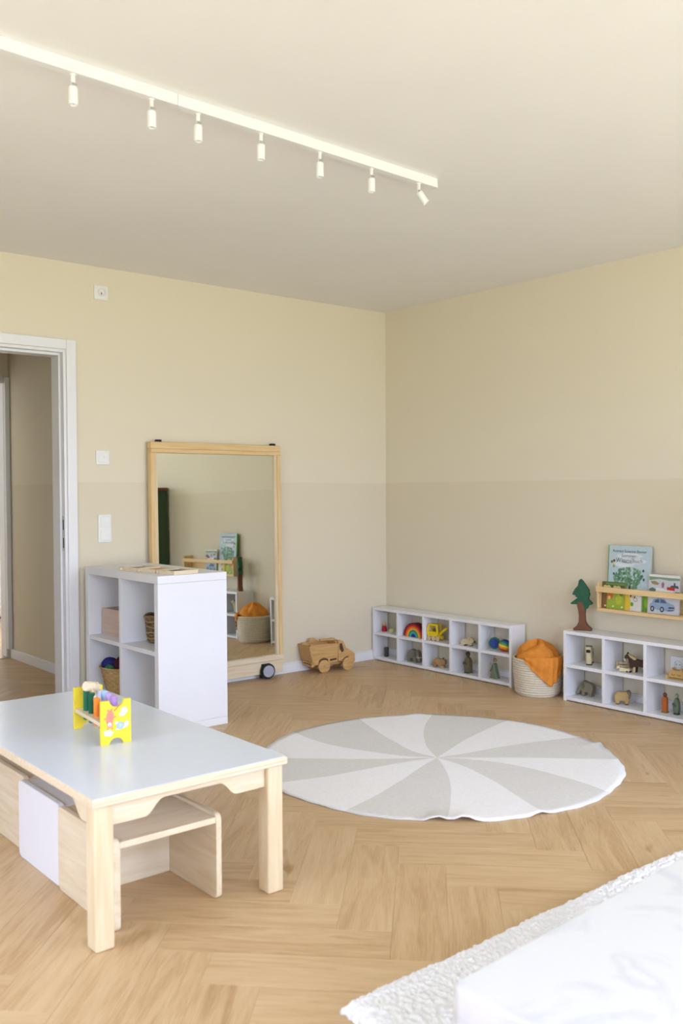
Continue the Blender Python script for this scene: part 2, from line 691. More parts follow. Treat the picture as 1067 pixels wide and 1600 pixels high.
def skirting(name, x0, x1, y0, y1, ax):
    """board with a small stepped top"""
    m = MB()
    if ax == 'x':
        m.box(x0, x1, -.015, 0, 0, .058).box(x0, x1, -.009, 0, .058, .066)
    else:
        m.box(-.015, 0, y0, y1, 0, .058).box(-.009, 0, y0, y1, .058, .066)
    return struct(m.build(name, WHITEGLOSS, bevel=.002))


skirting('baseboard_left', -2.295, -.015, 0, 0, 'x')
struct(MB().box(XW, DX0 - .06, -.015, 0, 0, .066).build('baseboard_behind', WHITEGLOSS))
skirting('baseboard_right', 0, 0, YW, 0, 'y')

# doorway: casing, lining with rebate, strike plate
d = MB()
cw = .055
d.box(DX1, DX1 + cw, -.014, 0, 0, DZ + cw)
d.box(DX0 - cw, DX0, -.014, 0, 0, DZ + cw)
d.box(DX0, DX1, -.014, 0, DZ, DZ + cw)
door = struct(d.build('door_1', WHITEGLOSS, bevel=.004))
door['label'] = 'white open doorway frame in the left wall'
j = MB()
j.box(DX1 - .016, DX1, -.004, .13, 0, DZ).box(DX0, DX0 + .016, -.004, .13, 0, DZ).box(DX0 + .016, DX1 - .016, -.004, .13, DZ - .016, DZ)
j.build('door_lining', WHITEGLOSS, door, bevel=.002)
j = MB()
j.box(DX1 - .028, DX1 - .016, .032, .13, 0, DZ - .016).box(DX0 + .016, DX0 + .028, .032, .13, 0, DZ - .016).box(DX0 + .028, DX1 - .028, .032, .13, DZ - .030, DZ - .016)
j.build('door_stop', WHITEGLOSS, door, bevel=.002)
box('strike_plate', STEEL, door, DX1 - .0175, DX1 - .0155, .004, .028, .86, 1.05)
for z in (.875, .975):
    box('latch_hole', BLACK, door, DX1 - .0182, DX1 - .017, .010, .021, z, z + .055)

# hallway behind the doorway and washroom beyond
struct(MB().box(-2.03, -1.91, .13, 1.62, 0, H).build('wall_hallway', WALLM))
struct(MB().box(-4.3, -4.2, .13, 1.75, 0, H).build('wall_hallway_side', WALLM))
hw = MB().box(-2.055, -.7, 1.75, 1.85, 0, H).box(-4.2, -2.9, 1.75, 1.85, 0, H).box(-2.9, -2.055, 1.75, 1.85, 1.965, H).box(-2.03, -1.91, 1.62, 1.75, 0, H)
struct(hw.build('wall_hallway_end', WALLM))
struct(MB().box(-4.3, -.7, .13, 4.1, H, H + .1).build('ceiling_hallway', CEILM))
struct(MB().box(-2.045, -2.03, .13, 1.735, 0, .066).build('baseboard_hallway', WHITEGLOSS, bevel=.003))
t = MB().box(-2.066, -2.032, 1.72, 1.75, .066, 2.0).box(-2.90, -2.066, 1.735, 1.75, 1.955, 2.0).box(-2.95, -2.9, 1.735, 1.75, 0, 2.0).box(-2.068, -2.054, 1.751, 1.855, .008, 1.964)
struct(t.build('trim_1', WHITEGLOSS, bevel=.004))
struct(MB().box(-2.9, -2.05, 1.74, 1.78, 0, .006).build('trim_2', STEEL))
wr = MB().box(-3.5, -.7, 4.0, 4.1, 0, H)
washwall = struct(wr.build('wall_washroom', CEILM))
struct(MB().box(-.8, -.7, 1.85, 4.0, 0, H).build('wall_washroom_right', CEILM))
struct(MB().box(-3.5, -3.4, 1.85, 4.0, 0, H).build('wall_washroom_left', CEILM))
tm = None
for k in range(7):
    for r_ in range(5):
        x, z = -2.4 + k * .2, .06 + r_ * .25
        if tm is None:
            tm = box('tile', TILE, washwall, -.0985, .0985, -.008, 0, 0, .247, .002)
            tm.location = (x, 4.0, z)
        else:
            c = tm.copy()
            COL.objects.link(c)
            c.location = (x, 4.0, z)
rk = thing('drying_rack', 'low white slatted rack with dark legs beyond the hallway doorway', 'rack', (-1.45, 3.78, 0))
for z in (.06, .11, .16, .21):
    box('slat', TILE, rk, -.3, .3, -.01, .01, z, z + .03)
for x in (-.26, .2):
    MB().tube([(x - .03, -.02, 0), (x + .03, -.02, .27)], .007, 6).build('leg', cm('4a474d'), rk)
box('bottom_bar', cm('4a474d'), rk, -.3, .3, -.03, -.015, .018, .035)

# ------------------------------------------------------------------ wall fittings
sk = thing('wall_socket', 'white power socket high on the left wall near the ceiling', 'socket', (-2.146, 0, 2.289))
box('cover_plate', PLASTIC, sk, -.042, .042, -.010, 0, -.040, .040, .004)
o = MB().lathe([(.021, 0), (.022, .008), (.019, .008), (.018, .001)], n=28, cap=False).build('socket_ring', PLASTIC, sk, smooth=True)
o.rotation_euler = (R(90), 0, 0)
o.location = (.002, -.010, .002)
box('pin_slot', BLACK, sk, -.001, .003, -.0118, -.0099, -.010, .001)
sn = thing('blank_switch', 'single square white wall switch above the paint line by the doorway', 'switch', (-2.147, 0, 1.372))
box('cover_plate', PLASTIC, sn, -.040, .040, -.010, 0, -.040, .040, .004)
box('rocker', PLASTIC, sn, -.028, .028, -.014, -.010, -.028, .028, .003)
MB().ball((.006, -.0142, .004), .002, 8, 6).build('indicator', GREYP, sn)
sw = thing('double_light_switch', 'double white light switch with two stacked rockers beside the doorway', 'switch', (-2.138, 0, .975))
box('cover_plate', PLASTIC, sw, -.040, .040, -.010, 0, -.078, .078, .004)
for z in (-.036, .036):
    box('rocker', PLASTIC, sw, -.029, .029, -.015, -.010, z - .030, z + .030, .003)
so = thing('wall_socket', 'white power socket on the right wall behind the low shelf', 'socket', (0, -2.262, .262))
box('cover_plate', PLASTIC, so, -.010, 0, -.045, .045, -.042, .042, .004)
o = MB().lathe([(.021, 0), (.022, .006), (.019, .006), (.018, .001)], n=28, cap=False).build('socket_ring', PLASTIC, so, smooth=True)
o.rotation_euler = (0, R(-90), 0)
o.location = (-.010, 0, 0)
for y in (-.0095, .0095):
    MB().ball((-.0105, y, 0), .0026, 8, 6).build('pin_hole', BLACK, so)

# ------------------------------------------------------------------ ceiling track and spotlights
TRW = 0.034


def try_(x):
    return -2.194 - 0.039 * (-1.733 - x)


ta = math.atan(.039)
rail = thing('ceiling_light_track', 'long white straight lighting track mounted on the ceiling', 'light track', (-1.733, -2.194, H), ta)
jn = 1.213
box('rail_segment', PLASTIC, rail, -jn + .0006, -.004, -TRW / 2, TRW / 2, -.036, 0, .0015)
box('rail_segment', PLASTIC, rail, -2.6, -jn - .0006, -TRW / 2, TRW / 2, -.036, 0, .0015)
box('end_cap', PLASTIC, rail, -.004, 0, -TRW / 2 - .0005, TRW / 2 + .0005, -.0365, 0, .001)
ORD = ['first', 'second', 'third', 'fourth', 'fifth', 'sixth']
spot0 = None
for i, x in enumerate((-3.290, -3.030, -2.860, -2.607, -2.343, -2.086, -1.826)):
    if spot0 is None:
        s0 = spot0 = thing('track_spotlight', 'spot', 'spotlight', (0, 0, 0), ta, 'spotlights on the ceiling track')
        MB().lathe([(.0065, -.036), (.0065, -.004), (.009, -.003), (.009, 0)], n=16).build('stem', PLASTIC, s0, smooth=False)
        box('bracket', STEEL, s0, -.008, .008, -.0075, -.0055, -.044, -.026)
        h_ = MB().lathe([(.0115, 0), (.0138, -.003), (.0138, -.050), (.0128, -.052), (.0105, -.050), (.0095, -.044)][::-1], n=24).build('lamp_head', PLASTIC, s0, smooth=False)
        smooth_angle(h_, 30)
        h_.location = (0, 0, -.036)
        MB().lathe([(.0094, -.0455), (.0094, -.0435)], n=20).build('lens', cm('cfcdc4', .2), h_)
        s = s0
    else:
        s = copy_tree(spot0)
    s.location = (x, try_(x), H - .036)
    if i < 6:
        s['label'] = ORD[i] + ' white cylindrical ceiling spotlight from the left, pointing straight down'
    else:
        s['label'] = 'white ceiling spotlight at the right end of the track, tilted sideways'
        for ch in s.children:
            if ch.name.startswith('lamp_head'):
                ch.rotation_euler = Matrix.Rotation(R(34), 3, Vector((-.64, -.77, 0))).to_euler()
                ch.location = (0.001, 0, -.033)

# ------------------------------------------------------------------ standing mirror
mr = thing('mirror', 'large wooden framed mirror on casters leaning against the left wall', 'mirror', (-1.416, -.052, 0))
mr.rotation_euler = (R(-0.76), 0, R(0.65))
W2 = .462
for sx in (-1, 1):
    a, b = sorted((sx * W2, sx * (W2 - .026)))
    box('frame_stile', PINEZ, mr, a, b, -.022, .020, .108, 1.42, .003)
    a, b = sorted((sx * (W2 - .026), sx * (W2 - .046)))
    box('inner_bead', BIRCHZ, mr, a, b, -.016, .012, .14, 1.405, .002)
box('top_rail', PINE, mr, -W2, W2, -.024, .022, 1.428, 1.468, .004)
box('top_bead', PINE, mr, -W2, W2, -.028, .022, 1.405, 1.428, .003)
box('bottom_bead', BIRCH, mr, -W2, W2, -.028, .022, .108, .140, .003)
box('base_board', BIRCH, mr, -W2 + .004, W2 - .004, -.022, .020, .030, .107, .003)
box('mirror_pane', MIRROR, mr, -W2 + .045, W2 - .045, -.004, .004, .139, 1.406)
box('backing_board', cm('8a7350'), mr, -W2 + .026, W2 - .026, .012, .018, .139, 1.406)
for x in (-.40, .415):
    box('clip', BLACK, mr, x - .017, x + .017, -.012, .012, 1.466, 1.482, .003)
for x in (-.33, .318):
    w = MB().lathe([(.034, -.013), (.044, -.012), (.048, -.006), (.048, .006), (.044, .012), (.034, .013)], n=32).build('caster_wheel', BLACK, mr, smooth=False)
    w.rotation_euler = (R(90), 0, R(-10))
    w.location = (x, -.05, .052)
    smooth_angle(w, 35)
    MB().lathe([(.037, .012), (.037, .0145), (.034, .016)], n=32).build('wheel_cover', GREYP, w)
    box('caster_fork', BLACK, mr, x - .045, x - .01, -.055, -.023, .012, .03, .002)
    box('caster_plate', BLACK, mr, x - .03, x + .03, -.032, -.022, .04, .095, .002)

# ------------------------------------------------------------------ cube shelf beside the mirror
KX0, KX1, KY0, KY1, KH = -2.279, -1.889, -.868, -.052, .772
ks = thing('cube_shelf', 'white four-compartment cube shelf standing in front of the mirror', 'shelf', ((KX0 + KX1) / 2, (KY0 + KY1) / 2, 0))
kd, kw, kt = (KX1 - KX0) / 2, (KY1 - KY0) / 2, .038
box('top_panel', WHITE, ks, -kd, kd, -kw, kw, KH - kt, KH, .0015)
box('bottom_panel', WHITE, ks, -kd, kd, -kw, kw, .0, kt, .0015)
box('side_panel', WHITE, ks, -kd, kd, -kw, -kw + kt, kt + .0006, KH - kt - .0006, .0015)
box('side_panel', WHITE, ks, -kd, kd, kw - kt, kw, kt + .0006, KH - kt - .0006, .0015)
box('divider', WHITE, ks, -kd + .002, kd - .002, -.011, .011, kt, KH - kt, .001)
box('shelf_board', WHITE, ks, -kd + .002, kd - .002, -kw + kt, -.011, .381, .402, .001)
box('shelf_board', WHITE, ks, -kd + .002, kd - .002, .011, kw - kt, .381, .402, .001)
# contents
bx = thing('storage_box', 'pinkish wooden storage box in the upper compartment nearest the doorway', 'box', (-2.06, -.262, .402), R(2))
PINKW = wood('pink_wood', 'c7ad9c', 'd8c4b5', 'Y', 5, 12)
for n, a in (('side', (-.15, .15, -.145, -.137, 0, .145)), ('side', (-.15, .15, .137, .145, 0, .145)), ('front_panel', (-.15, -.142, -.137, .137, 0, .145)), ('back_panel', (.142, .15, -.137, .137, 0, .145)), ('base', (-.142, .142, -.137, .137, 0, .008))):
    box(n, PINKW, bx, *a, .0015)


def woven(prof, c, n, rows, amp, phase=0.5, basevar=0):
    """basket wall whose strands pass in and out, as one surface"""
    m = MB()
    vs, fs = [], []
    L = len(prof)
    for i, (r, z) in enumerate(prof):
        for k in range(n):
            a = 2 * PI * k / n
            rr = r + amp * (1 if ((k // 2 + i // 2) % 2) else -1) + random.uniform(-1, 1) * basevar
            vs.append((c[0] + rr * math.cos(a), c[1] + rr * math.sin(a), c[2] + z + random.uniform(-1, 1) * basevar))
    for i in range(L - 1):
        for k in range(n):
            k2 = (k + 1) % n
            fs.append((i * n + k, i * n + k2, (i + 1) * n + k2, (i + 1) * n + k))
    fs.append(tuple(range(n))[::-1])
    return m.add(vs, fs)


WICK = paint('dark_wicker', '7d6a4c', 0.8, 0.2, 0.5, 55, 0.5, 120, 0.003)
wk = thing('wicker_basket', 'dark coarse wicker basket in the upper compartment beside the white end panel', 'basket', (-2.09, -.572, .402))
prof = [(.076 + .014 * i / 23, .012 + .122 * i / 23) for i in range(24)]
woven(prof, (0, 0, 0), 56, 0, .0035, basevar=.0015).build('woven_wall', WICK, wk)
for i in range(9):
    z = .012 + i * .0145
    r = .076 + .014 * (z - .012) / .122 + .003
    MB().tube([(r * math.cos(a), r * math.sin(a), z + .003 * math.sin(5 * a + i)) for a in [2 * PI * k / 30 for k in range(30)]], .0042, 5, True).build('strand', cm('a48c63', .8) if i % 2 else WICK, wk)
MB().tube([(.091 * math.cos(a), .091 * math.sin(a), .136 + .004 * math.sin(4 * a)) for a in [2 * PI * k / 30 for k in range(30)]], .008, 6, True).build('rim', WICK, wk)

sg = thing('seagrass_basket', 'pale seagrass basket of wool in the lower compartment nearest the doorway', 'basket', (-2.135, -.25, .038))
prof = []
for i in range(29):
    t_ = i / 28
    prof.append((.085 + .055 * t_ ** .8, .2 * t_))
woven(prof, (0, 0, 0), 60, 0, .0012).build('woven_wall', SEAGRASS, sg)
MB().tube([(.142 * math.cos(a), .142 * math.sin(a), .202) for a in [2 * PI * k / 36 for k in range(36)]], .005, 6, True).build('rim', SEAGRASS, sg)
hp = [(.06 + .08 * math.cos(a) * .9, .02, .2 + .085 * math.sin(a)) for a in [PI * k / 14 for k in range(15)]]
MB().tube(hp, .006, 6).build('handle', SEAGRASS, sg)


def yarn(name, label, c, r, h):
    y = thing(name, label, 'yarn', c)
    MB().ball((0, 0, 0), r, 18, 12).build('core', cm(h, .9), y, smooth=True)
    for k in range(7):
        ax = Matrix.Rotation(k * .9, 4, 'X') @ Matrix.Rotation(k * 1.3, 4, 'Z')
        MB().tube([tuple(ax @ Vector((r * 1.0 * math.cos(a), r * 1.0 * math.sin(a), (k - 3) * r * .06))) for a in [2 * PI * q / 20 for q in range(20)]], r * .07, 5, True).build('strand', cm(h, .9), y, smooth=True)


yarn('yarn_ball', 'dark blue ball of wool in the seagrass basket', (-2.195, -.168, .232), .046, '34337c')
yarn('yarn_ball', 'pale grey-blue ball of wool in the seagrass basket', (-2.12, -.205, .262), .042, '9aa7ac')
yarn('yarn_ball', 'green ball of wool at the front of the seagrass basket', (-2.228, -.232, .224), .028, '3f7a52')
yarn('yarn_ball', 'dark red ball of wool in the seagrass basket', (-2.172, -.268, .250), .042, '51232b')
wb_ = thing('wooden_crate', 'small brown wooden crate in the lower compartment beside the white end panel', 'crate', (-2.05, -.73, .038))
CRW = wood('crate_wood', 'a07c46', 'bb9862', 'Y', 6, 12)
for n, a in (('front_panel', (-.11, -.102, -.08, .08, 0, .10)), ('back_panel', (.102, .11, -.08, .08, 0, .10)), ('side', (-.102, .102, -.08, -.072, 0, .10)), ('side', (-.102, .102, .072, .08, 0, .10)), ('base', (-.102, .102, -.072, .072, 0, .008))):
    box(n, CRW, wb_, *a, .001)
# trays on top
for i, (col, lab) in enumerate((('6f6a70', 'wooden frame tray with grey inlay on the cube shelf, nearest the wall'), ('cf8a4e', 'wooden frame tray with orange inlay, middle of three on the cube shelf'),
                                ('4e4a50', 'wooden frame tray with dark grey inlay at the near edge of the cube shelf'))):
    t_ = thing('puzzle_tray', lab, 'tray', (-2.170 + .0235 * i, -.475 - .152 * i, KH), R(9), 'puzzle trays on the cube shelf')
    for n, a in (('rail', (-.075, .075, -.073, -.060, 0, .019)), ('rail', (-.075, .075, .060, .073, 0, .019)), ('rail', (-.075, -.062, -.060, .060, 0, .019)), ('rail', (.062, .075, -.060, .060, 0, .019)), ('base', (-.062, .062, -.060, .060, 0, .008))):
        box(n, BIRCH, t_, *a, .001)
    box('inlay', cm(col), t_, -.058, .058, -.056, .056, .008, .013, .001)
    k_ = MB().lathe([(.004, 0), (.004, .004), (.006, .006), (.005, .010), (.001, .011)], n=14).build('knob', BIRCH, t_, smooth=True)
    k_.rotation_euler = (0, R(-90), 0)
    k_.location = (-.075, .05, .010)

# ------------------------------------------------------------------ children's table
TX0, TX1, TY0, TY1, TZ = -3.443, -2.832, -2.668, -1.39, .400
tb = thing('childrens_table', 'low birch childrens table with pale blue top', 'table', ((TX0 + TX1) / 2, (TY0 + TY1) / 2, 0))
tw, tl = (TX1 - TX0) / 2, (TY1 - TY0) / 2


def rrect(x, y, r, n=5):
    out = []
    for cx, cy, a0 in ((x - r, y - r, 0), (-x + r, y - r, 90), (-x + r, -y + r, 180), (x - r, -y + r, 270)):
        for k in range(n + 1):
            a = R(a0 + 90 * k / n)
            out.append((cx + r * math.cos(a), cy + r * math.sin(a)))
    return out


MB().prism(rrect(tw, tl, .008), TZ - .024, TZ - .0015, 'XY').build('tabletop', PLYEDGE, tb, .003)
MB().prism(rrect(tw - .004, tl - .004, .006), TZ - .0015, TZ, 'XY').build('laminate', LAMBLUE, tb, .0008)
lw = .054
for sx in (-1, 1):
    for sy in (-1, 1):
        x0, y0 = sx * (tw - .010), sy * (tl - .014)
        x1, y1 = x0 - sx * lw, y0 - sy * lw
        l = MB().box(min(x0, x1), max(x0, x1), min(y0, y1), max(y0, y1), .0, TZ - .024).build('leg', BIRCHZ, tb, .006, 2)


def scallop(a, b, zlo, zhi, ztop):
    """apron outline between two legs with an ogee cut-out"""
    L = b - a
    d1, d2 = L * .20, L * .32
    pts = [(a, ztop), (a, zlo), (a + d1, zlo)]
    for k in range(1, 9):
        t_ = k / 8
        pts.append((a + d1 + (d2 - d1) * t_, zlo + (zhi - zlo) * (1 - math.cos(t_ * PI / 1.0)) / 2))
    for k in range(0, 9):
        t_ = 1 - k / 8
        pts.append((b - d1 - (d2 - d1) * t_, zlo + (zhi - zlo) * (1 - math.cos(t_ * PI / 1.0)) / 2))
    pts += [(b, zlo), (b, ztop)]
    return pts


za, zb_ = .314, .355
for sy in (-1, 1):
    y = sy * (tl - .030)
    MB().prism(scallop(-tw + .064, tw - .064, za, zb_, TZ - .025), min(y, y - sy * .02), max(y, y - sy * .02), 'XZ').build('apron', BIRCH, tb, .002)
for sx in (-1, 1):
    x = sx * (tw - .024)
    L = tl - .068
    pts = [(-L, TZ - .025), (-L, za), (-L + .055, za)]
    for k in range(9):
        t_ = k / 8
        pts.append((-L + .055 + .07 * t_, za + .05 * (1 - math.cos(t_ * PI)) / 2))
    pts = pts + [(-p[0], p[1]) for p in pts[::-1]]
    MB().prism(pts, min(x, x - sx * .02), max(x, x - sx * .02), 'YZ').build('apron', BIRCHY, tb, .002)


# stools pushed under the table
def stool(lab, loc, side, seat, d=.37):
    s = thing('cube_stool', lab, 'stool', loc, 0, 'stools under the childrens table')
    t_ = .018
    out = rrect(d / 2, .124, .018, 4)
    for sx in (-1, 1):
        x = sx * .1675
        MB().prism([(p[0], p[1] + .124) for p in out], min(x, x - sx * t_), max(x, x - sx * t_), 'YZ').build('side_panel', side, s, .002)
    box('seat', seat, s, -.1495, .1495, -d / 2 + .002, d / 2 - .002, .222, .240, .002)
    box('back_panel', seat, s, -.1495, .1495, d / 2 - .10, d / 2 - .082, .0, .222, .002)
    return s


stool('birch plywood cube stool under the near end of the childrens table', (-3.178, -2.397, 0), BIRCHY, BIRCH, .372)
stool('white cube stool under the childrens table between two birch ones', (-3.172, -2.044, 0), WHITE, WHITE, .326)
stool('birch plywood cube stool under the far end of the childrens table', (-3.150, -1.69, 0), BIRCHY, BIRCH, .37)

# ------------------------------------------------------------------ pounding bench toy
YEL = cm('e9cf3a', .4)
pb = thing('pounding_bench_toy', 'yellow pounding bench toy with coloured pegs standing on the table', 'toy', (-3.146, -2.088, TZ), R(-5.4))


def bench_panel():
    w, h = .0485, .136
    pts = [(-w, 0)]
    pts += [(-.021, 0)] + [(.001 + .022 * math.cos(R(180 - 180 * k / 10)), .019 * math.sin(R(180 - 180 * k / 10))) for k in range(1, 10)] + [(.023, 0)]
    pts += [(w, 0), (w, h), (.026, h)]
    pts += [(.003 + .023 * math.cos(R(-180 * k / 10)), h - .0215 * math.sin(R(180 * k / 10))) for k in range(1, 10)]
    pts += [(-.020, h), (-w, h)]
    return pts


for y in (-.131, .119):
    MB().prism(bench_panel(), y, y + .012, 'XZ').build('end_panel', YEL, pb, .0015)
box('bench_board', BIRCHY, pb, -.046, .046, -.119, .119, .056, .068, .001)
PEGS = [(-.022, .075, '1f6b4a', .068), (-.022, .025, '1a5c40', .066), (-.022, -.022, 'f08a30', .058), (-.022, -.07, 'c8452e', .05),
        (.022, .03, 'a9c8ea', .066), (.022, -.01, 'b9a0d8', .066), (.022, -.055, 'b78fd0', .064), (.022, .08, 'd8d8ea', .06)]
for x, y, h, z in PEGS:
    p = MB().lathe([(.0085, -.03), (.0108, -.028), (.0108, z - .002), (.009, z)], (x, y, .068), 14).build('peg', cm(h, .35), pb)
    smooth_angle(p, 40)
# painted pictures on the near end panel
pr = -.1312


def decal(name, pts, h, parent, y, th=.0004):
    return MB().prism(pts, y - th, y, 'XZ').build(name, cm(h, .5), parent)


def blob(cx, cz, rx, rz, n=16, wob=0.0, tilt=0.0):
    out = []
    for k in range(n):
        a = 2 * PI * k / n
        w = 1 + wob * math.sin(5 * a)
        x, z = rx * w * math.cos(a), rz * w * math.sin(a)
        out.append((cx + x * math.cos(tilt) - z * math.sin(tilt), cz + x * math.sin(tilt) + z * math.cos(tilt)))
    return out


decal('painted_animal_body', blob(-.020, .084, .0125, .024, 14, .02, R(-8)), 'dd8a74', pb, pr)
decal('painted_animal_head', blob(-.020, .062, .009, .010), 'dd8a74', pb, pr)
for x, z in ((-.036, .082), (-.004, .085), (-.026, .107), (-.014, .109), (-.027, .050), (-.013, .050)):
    decal('painted_animal_limb', blob(x, z, .004, .002, 8, 0, R(30)), 'd07f6a', pb, pr)
decal('painted_animal_tail', [(-.009, .104), (.004, .114), (.009, .121), (.012, .119), (.006, .112), (-.006, .102)], 'b87050', pb, pr)
decal('painted_muzzle', blob(-.021, .063, .0062, .0068), 'f4f2f4', pb, pr - .0004)
decal('painted_nose', blob(-.021, .060, .0022, .0018, 8), '55688c', pb, pr - .0008)
decal('painted_cloud', blob(.025, .099, .0105, .013, 20, .12, R(-25)), 'f6f4fa', pb, pr)
decal('painted_cloud', blob(.016, .090, .006, .006, 12), 'f6f4fa', pb, pr)
decal('painted_cloud', blob(-.025, .037, .015, .009, 20, .12, R(-10)), 'f6f4fa', pb, pr)
decal('painted_cloud', blob(.001, .066, .0045, .0045, 12), 'f6f4fa', pb, pr)
decal('painted_snail_body', [(-.002, .043), (.030, .048), (.040, .056), (.039, .068), (.030, .068), (.026, .056), (.008, .050), (-.002, .046)], 'e4eaf4', pb, pr)
decal('painted_snail_shell', blob(.013, .056, .0125, .0115), '9db0e0', pb, pr - .0004)
decal('painted_snail_spiral', blob(.013, .056, .0085, .0078), 'b9cbf0', pb, pr - .0008)
decal('painted_snail_spiral', blob(.013, .056, .0055, .005), '9db0e0', pb, pr - .0012)
decal('painted_snail_spiral', blob(.013, .056, .0028, .0026), 'd0def6', pb, pr - .0016)
ml = thing('toy_mallet', 'small pale wooden mallet lying on the pounding bench pegs', 'mallet', (-3.152, -2.028, TZ + .147))
ml.rotation_euler = (R(28), R(8), R(-4))
o = MB().lathe([(.014, -.026), (.016, -.023), (.016, .023), (.014, .026)], n=20).build('mallet_head', BIRCH, ml)
o.rotation_euler = (R(75), 0, R(-72))
smooth_angle(o, 40)
MB().tube([(0, -.012, 0), (0, -.05, -.004), (0, -.10, -.010)], [.005, .0055, .0065], 10).build('mallet_handle', BIRCHY, ml, smooth=True)


# ------------------------------------------------------------------ round rug
RC = Vector((-1.535, -2.003))
RR = .788
BND = [(97, 84, 78.5, 75), (62, 56, 51, 46), (21, 21.5, 19, 17), (-15, -12, -12.5, -15), (-41, -41, -42, -42.5), (-50, -58, -69, -78),
       (-90, -97, -103, -106.6), (-123, -126, -130, -133), (-161, -158.7, -159, -161), (-196, -193, -191, -192.6), (-215, -217, -219.3, -220), (-228, -238, -245, -254)]
RAD = [.1, .29, .53, .78]
LIFT = [(-135.5, .020, 2.6), (-128.6, .022, 2.8), (-107, .012, 2.2), (-26, .016, 1.8), (52, .010, 3), (-145, .0, 2)]


def bang(b, r):
    v = BND[b % 12]
    off = -360 * (b // 12)
    if r <= RAD[0]:
        return v[0] + off
    for i in range(3):
        if r <= RAD[i + 1]:
            t_ = (r - RAD[i]) / (RAD[i + 1] - RAD[i])
            return v[i] + (v[i + 1] - v[i]) * t_ + off
    return v[3] + off


def rug_height(r, th):
    z = .0055 + .0012 * math.sin(9 * r + 2 * math.sin(R(th) * 3)) * (r / RR)
    k = max(0, (r - .62) / (RR - .62))
    for a, h, w in LIFT:
        dd = (th - a + 180) % 360 - 180
        z += h * k ** 2 * math.exp(-(dd / w) ** 2)
    return z


vs, fs, fm = [], [], []
NR, NS = 26, 14
rows = []
for ir in range(1, NR + 1):
    r = RR * ir / NR
    row = []
    for b in range(12):
        a0, a1 = bang(b, r), bang(b + 1, r)
        for s_ in range(NS):
            th = a0 + (a1 - a0) * s_ / NS
            rr = r
            if ir == NR:
                rr += .004 * math.sin(R(th) * 11) + .0025 * math.sin(R(th) * 41)
            row.append((th, rr))
    rows.append(row)
N = 12 * NS
vs.append((0, 0, .0055))
for row in rows:
    for th, rr in row:
        vs.append((rr * math.cos(R(th)), rr * math.sin(R(th)), rug_height(rr, th)))
for k in range(N):
    fs.append((0, 1 + (k + 1) % N, 1 + k))
    fm.append((k // NS) % 2)
for i in range(NR - 1):
    for k in range(N):
        k2 = (k + 1) % N
        fs.append((1 + i * N + k, 1 + i * N + k2, 1 + (i + 1) * N + k2, 1 + (i + 1) * N + k))
        fm.append((k // NS) % 2)
# underside and rim
off = len(vs)
for th, rr in rows[-1]:
    z = rug_height(rr, th)
    vs.append(((rr - .002) * math.cos(R(th)), (rr - .002) * math.sin(R(th)), max(.0005, z - .0055)))
for k in range(N):
    k2 = (k + 1) % N
    fs.append((1 + (NR - 1) * N + k, 1 + (NR - 1) * N + k2, off + k2, off + k))
    fm.append(0)
off2 = len(vs)
for th, rr in rows[-5]:
    vs.append((rr * math.cos(R(th)), rr * math.sin(R(th)), max(.0005, rug_height(rr, th) - .0055)))
for k in range(N):
    k2 = (k + 1) % N
    fs.append((off + k, off + k2, off2 + k2, off2 + k))
    fm.append(0)
me = bpy.data.meshes.new('round_rug')
me.from_pydata(vs, [], fs)
me.materials.append(COTTON)
me.materials.append(COTTONG)
me.polygons.foreach_set('material_index', fm)
me.polygons.foreach_set('use_smooth', [True] * len(fs))
bm = bmesh.new()
bm.from_mesh(me)
bmesh.ops.recalc_face_normals(bm, faces=bm.faces)
bm.to_mesh(me)
bm.free()
o = bpy.data.objects.new('round_rug', me)
COL.objects.link(o)
o.location = (RC.x, RC.y, 0)
tag(o, 'round rug with white and grey pinwheel segments on the wooden floor', 'rug')

# ------------------------------------------------------------------ fluffy rug and white table in the foreground
nx, ny = 560, 240
FX0, FX1, FY0, FY1 = -3.13, -1.45, -4.75, -3.26
from mathutils import noise as mn
vs, fs = [], []
for jy in range(ny + 1):
    for ix in range(nx + 1):
        u, v = ix / nx, 1 - (1 - jy / ny) ** 1.8
        x, y = FX0 + (FX1 - FX0) * u, FY0 + (FY1 - FY0) * v
        ed = min(u * (FX1 - FX0), (1 - u) * (FX1 - FX0), v * (FY1 - FY0), (1 - v) * (FY1 - FY0))
        n1 = mn.noise((x * 70, y * 70, 0)) * .5 + .5
        n2 = mn.noise((x * 160, y * 160, 7)) * .5 + .5
        h = .030 * (1 - math.exp(-ed / .012)) * (.62 + .34 * n1 + .28 * n2)
        k = math.exp(-ed / .02)
        x += .018 * k * mn.noise((x * 75, y * 75, 3)) + .02 * mn.noise((y * 3, 5, 1)) * math.exp(-u * 12)
        y += .018 * k * mn.noise((x * 75, y * 75, 9)) + .025 * mn.noise((x * 2.2, 2, 4)) * math.exp(-(1 - v) * 8)
        vs.append((x + 3.0, y + 3.6, max(.001, h)))
for jy in range(ny):
    for ix in range(nx):
        a = jy * (nx + 1) + ix
        fs.append((a, a + 1, a + nx + 2, a + nx + 1))
fr_ = MB().add(vs, fs).build('fluffy_rug', FLUFF, smooth=True, loc=(-3.0, -3.6, 0))
tag(fr_, 'fluffy white rug under the white table in the foreground', 'rug')

